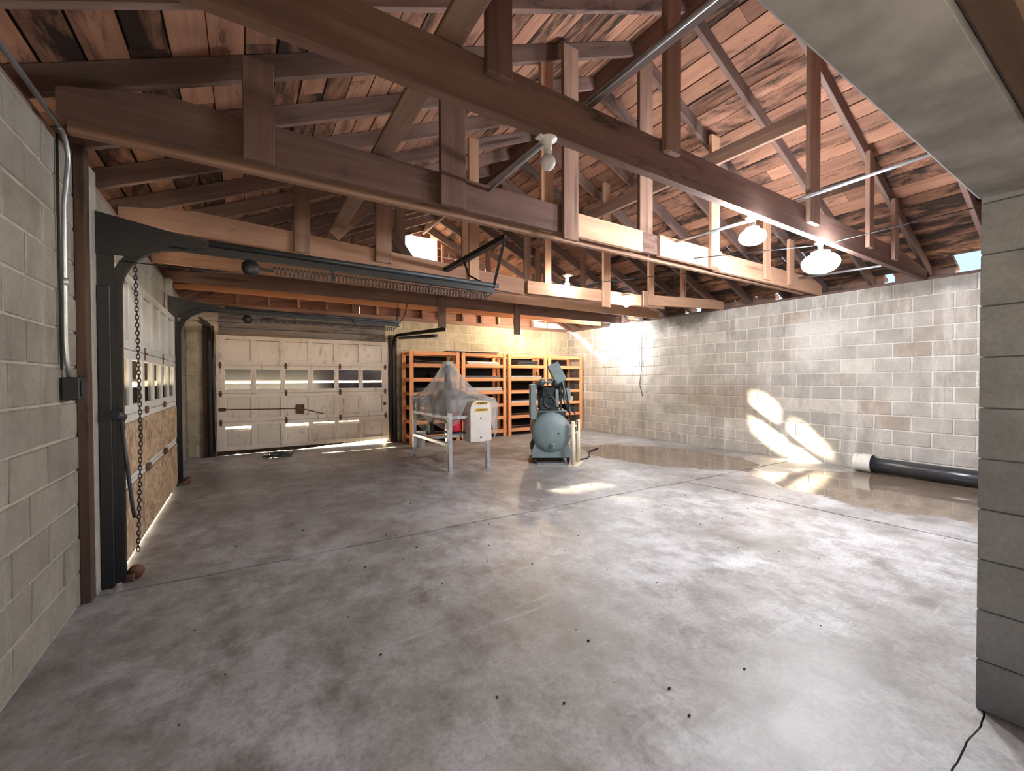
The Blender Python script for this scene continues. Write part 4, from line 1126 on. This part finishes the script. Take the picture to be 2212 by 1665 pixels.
pl_ = tag(MB().box((0, 0.2, 0.012), (0.46, 0.5, 0.022), 0.003, CM).build('floor_plate', 'galvanized'), 'flat metal plate on the floor under the compressor', 'plate')
# platform, pump, motor, guard
MB().box((0.03, 0.45, TZ + TR + 0.005), (0.44, 0.86, 0.02), 0.004, CM).build('platform', 'compressor_paint', cp)
MB().box((0.03, 0.02, TZ + TR - 0.035), (0.40, 0.012, 0.09), 0.004, CM).build('platform_lip', 'compressor_dark', cp)
zb = TZ + TR + 0.015
pump = MB(); pump.box((-0.03, 0.28, zb + 0.11), (0.32, 0.32, 0.22), 0.02, CM); pump.box((-0.03, 0.28, zb + 0.30), (0.22, 0.22, 0.2), 0.02, CM); pump.build('crankcase', 'compressor_dark', cp)
for s, xx in ((-1, -0.12), (1, 0.08)):
    cyl = MB()
    Mc = CM @ Matrix.Translation((xx, 0.28, zb + 0.18)) @ Matrix.Rotation(s * R(14), 4, 'Y')
    cyl.lathe([(0.0, 0), (0.065, 0), (0.065, 0.02)], 20, Mc)
    for i in range(7):
        z = 0.03 + i * 0.03
        cyl.lathe([(0.055, z - .006), (0.083, z - .005), (0.083, z + .005), (0.055, z + .006), (0.055, z + 0.02)], 20, Mc)
    cyl.box((0, 0, 0.265), (0.17, 0.19, 0.055), 0.008, Mc)
    cyl.build('cylinder', 'compressor_dark', cp)
MB().tube([CM @ Vector(p) for p in [(-0.16, 0.20, zb + 0.38), (-0.10, 0.13, zb + 0.36), (0.0, 0.10, zb + 0.26), (0.07, 0.10, zb + 0.14), (0.10, 0.12, zb + 0.05)]], 0.014, 8).build('cooling_tube', 'steel_slate', cp)
MB().lathe([(0.075, -0.015), (0.095, -0.015), (0.105, -0.008), (0.105, 0.008), (0.095, 0.015), (0.075, 0.015), (0.075, -0.015)], 28, CM @ Matrix.Translation((-0.02, 0.105, zb + 0.14)) @ Matrix.Rotation(R(90), 4, 'X')).build('flywheel', 'steel_slate', cp)
MB().lathe([(0.05, -0.02), (0.05, -0.03), (0.0, -0.035)], 16, CM @ Matrix.Translation((-0.02, 0.10, zb + 0.14)) @ Matrix.Rotation(R(90), 4, 'X')).build('hub', 'compressor_paint', cp)
for k in range(3):
    a = R(120 * k + 20); MB().box((0, 0, 0), (0.012, 0.012, 0.09), 0.002, CM @ Matrix.Translation((-0.02 + 0.05 * math.sin(a), 0.10, zb + 0.14 + 0.05 * math.cos(a))) @ Matrix.Rotation(a, 4, 'Y')).build('spoke', 'steel_slate', cp)
MB().tube([CM @ Vector(p) for p in [(-0.17, 0.14, zb + 0.42), (-0.05, 0.10, zb + 0.47), (0.10, 0.12, zb + 0.44)]], 0.016, 8).build('manifold', 'compressor_paint', cp)
for xx in (-0.13, 0.0): MB().lathe([(0.0, 0.0), (0.04, 0.0), (0.045, 0.02), (0.045, 0.06), (0.03, 0.075), (0.0, 0.075)], 16, CM @ Matrix.Translation((xx, 0.2, zb + 0.44))).build('air_filter', 'compressor_paint', cp)
MB().box((0.10, 0.12, zb + 0.20), (0.05, 0.04, 0.28), 0.006, CM).build('bracket', 'compressor_paint', cp)
mtr = MB(); mtr.lathe([(0.0, -0.16), (0.10, -0.16), (0.125, -0.13), (0.125, 0.13), (0.10, 0.16), (0.0, 0.16)], 24, CM @ Matrix.Translation((0.04, 0.68, zb + 0.125)) @ Matrix.Rotation(R(90), 4, 'X')); mtr.build('motor', 'compressor_paint', cp)
gdc = MB().box((-0.285, 0.30, zb + 0.15), (0.10, 0.62, 0.56), 0.012, CM).build('belt_guard', 'compressor_paint', cp)
MB().box((-0.285, -0.014, zb + 0.15), (0.08, 0.006, 0.50), 0.002, CM).build('guard_lip', 'compressor_paint', gdc)
# control box tilted on top right
Mb = CM @ Matrix.Translation((0.10, 0.16, zb + 0.60)) @ Matrix.Rotation(R(-26), 4, 'Y') @ Matrix.Rotation(R(-10), 4, 'X')
cb = MB().box((0, 0, 0), (0.19, 0.10, 0.33), 0.010, Mb).build('control_box', 'compressor_paint', cp)
MB().box((0.01, -0.058, 0), (0.18, 0.012, 0.32), 0.006, Mb).build('box_lid', 'compressor_paint', cb)
MB().box((0.17, 0.22, zb + 0.24), (0.035, 0.03, 0.52), 0.004, CM @ Matrix.Translation((0, 0, 0))).build('box_post', 'steel_slate', cp)
MB().box((0.27, 0.26, zb + 0.26), (0.12, 0.12, 0.20), 0.012, CM).build('pressure_switch', 'compressor_paint', cp)
MB().lathe([(0.0, 0.03), (0.04, 0.03), (0.045, 0.0), (0.04, -0.012), (0.0, -0.012)], 20, CM @ Matrix.Translation((0.07, 0.10, zb + 0.44)) @ Matrix.Rotation(R(90), 4, 'X')).build('gauge', 'steel_slate', cp)
def Cq(*pts): return [CM @ Vector(p) for p in pts]
MB().tube(Cq((0.22, 0.14, zb + 0.46), (0.27, 0.08, zb + 0.2), (0.30, 0.02, zb - 0.06), (0.36, -0.02, TZ + 0.12), (0.36, -0.03, 0.62)), 0.009, 7).build('hose', 'steel_slate', cp)
MB().tube(Cq((0.28, 0.22, zb + 0.16), (0.36, 0.14, zb + 0.02), (0.42, 0.05, TZ + 0.16), (0.41, 0.0, TZ + 0.02)), 0.009, 7).build('hose', 'rubber', cp)
MB().tube(Cq((0.16, 0.13, zb + 0.30), (0.22, 0.07, zb + 0.12), (0.31, 0.06, zb - 0.08)), 0.008, 7).build('hose', 'rubber', cp)
MB().tube(Cq((0.19, 0.16, zb + 0.50), (0.30, 0.08, zb - 0.02)), 0.022, 8).build('conduit_leg', 'compressor_paint', cp)
# cream post stand beside the compressor
ps = thing('post_stand', 'pair of cream steel posts on a base plate beside the compressor', 'stand', (4.42, 5.12, 0))
A, Bq = Vector((4.275, 4.985, 0)), Vector((4.535, 5.165, 0))
for p in (A, Bq): MB().tube([p + Vector((0, 0, 0.012)), p + Vector((0, 0, 0.69))], 0.032, 16).build('post', 'cream_paint', ps)
for z in (0.50, 0.60): MB().tube([A + Vector((0, 0, z)), Bq + Vector((0, 0, z))], 0.012, 8).build('rung', 'cream_paint', ps)
MB().box((0, 0, 0.006), (0.42, 0.15, 0.012), 0.003, Matrix.Translation((4.405, 5.075, 0)) @ Matrix.Rotation(R(35), 4, 'Z')).build('base_plate', 'cream_paint', ps)
tag(MB().tube([(4.62, 5.28, 0.012), (4.85, 5.30, 0.011), (5.05, 5.45, 0.011), (5.35, 5.80, 0.011), (5.75, 5.98, 0.011)], 0.011, 8).build('floor_hose', 'rubber'), 'dark air hose lying on the floor right of the compressor', 'hose')

# ================================================================== PIPE BY THE RIGHT WALL
pp = thing('drain_pipe', 'long black pipe with a white coupling along the right wall', 'pipe', (7.46, 1.5, 0))
MB().tube([(7.50, 2.40, 0.125), (7.47, 0.50, 0.110)], 0.098, 28).build('pipe', 'pipe_black', pp)
cpl = MB(); Mc = Matrix.Translation((7.502, 2.30, 0.128)) @ Matrix.Rotation(R(-90), 4, 'X')
cpl.lathe([(0.10, 0.0), (0.125, 0.0), (0.128, 0.02), (0.128, 0.12), (0.119, 0.13), (0.119, 0.16), (0.128, 0.165), (0.128, 0.20), (0.11, 0.20), (0.108, 0.02)], 32, Mc)
cpl.build('coupling', 'pvc_white', pp)
MB().lathe([(0.098, 0.0), (0.124, 0.0), (0.124, -0.004), (0.098, -0.012)], 32, Mc).build('coupling_ring', 'rubber', pp)

# ================================================================== SMALL THINGS ON THE FLOOR
cb_ = MB(); pts = []
rn = random.Random(2)
for i in range(110):
    a = i * 0.42; r_ = 0.10 + 0.10 * rn.random()
    pts.append((0.50 + r_ * 1.25 * math.cos(a), 8.45 + r_ * math.sin(a), 0.012 + 0.04 * rn.random()))
cb_.tube(pts, 0.008, 5)
tag(cb_.build('cable_coil', 'steel_slate'), 'tangled coil of dark cable on the floor before the end wall door', 'cable')
gt = MB(); rn = random.Random(12)
for i in range(150):
    x, y = rn.uniform(-0.3, 5.5), rn.uniform(0.9, 6.0); s = rn.uniform(0.003, 0.009)
    gt.box((x, y, s * 0.45), (s * rn.uniform(.8, 1.8), s, s * .9), s * .25)
o = gt.build('floor_grit', 'jamb_wood'); o['kind'] = 'stuff'; tag(o, 'loose dark grit and crumbs scattered on the concrete floor', 'grit')
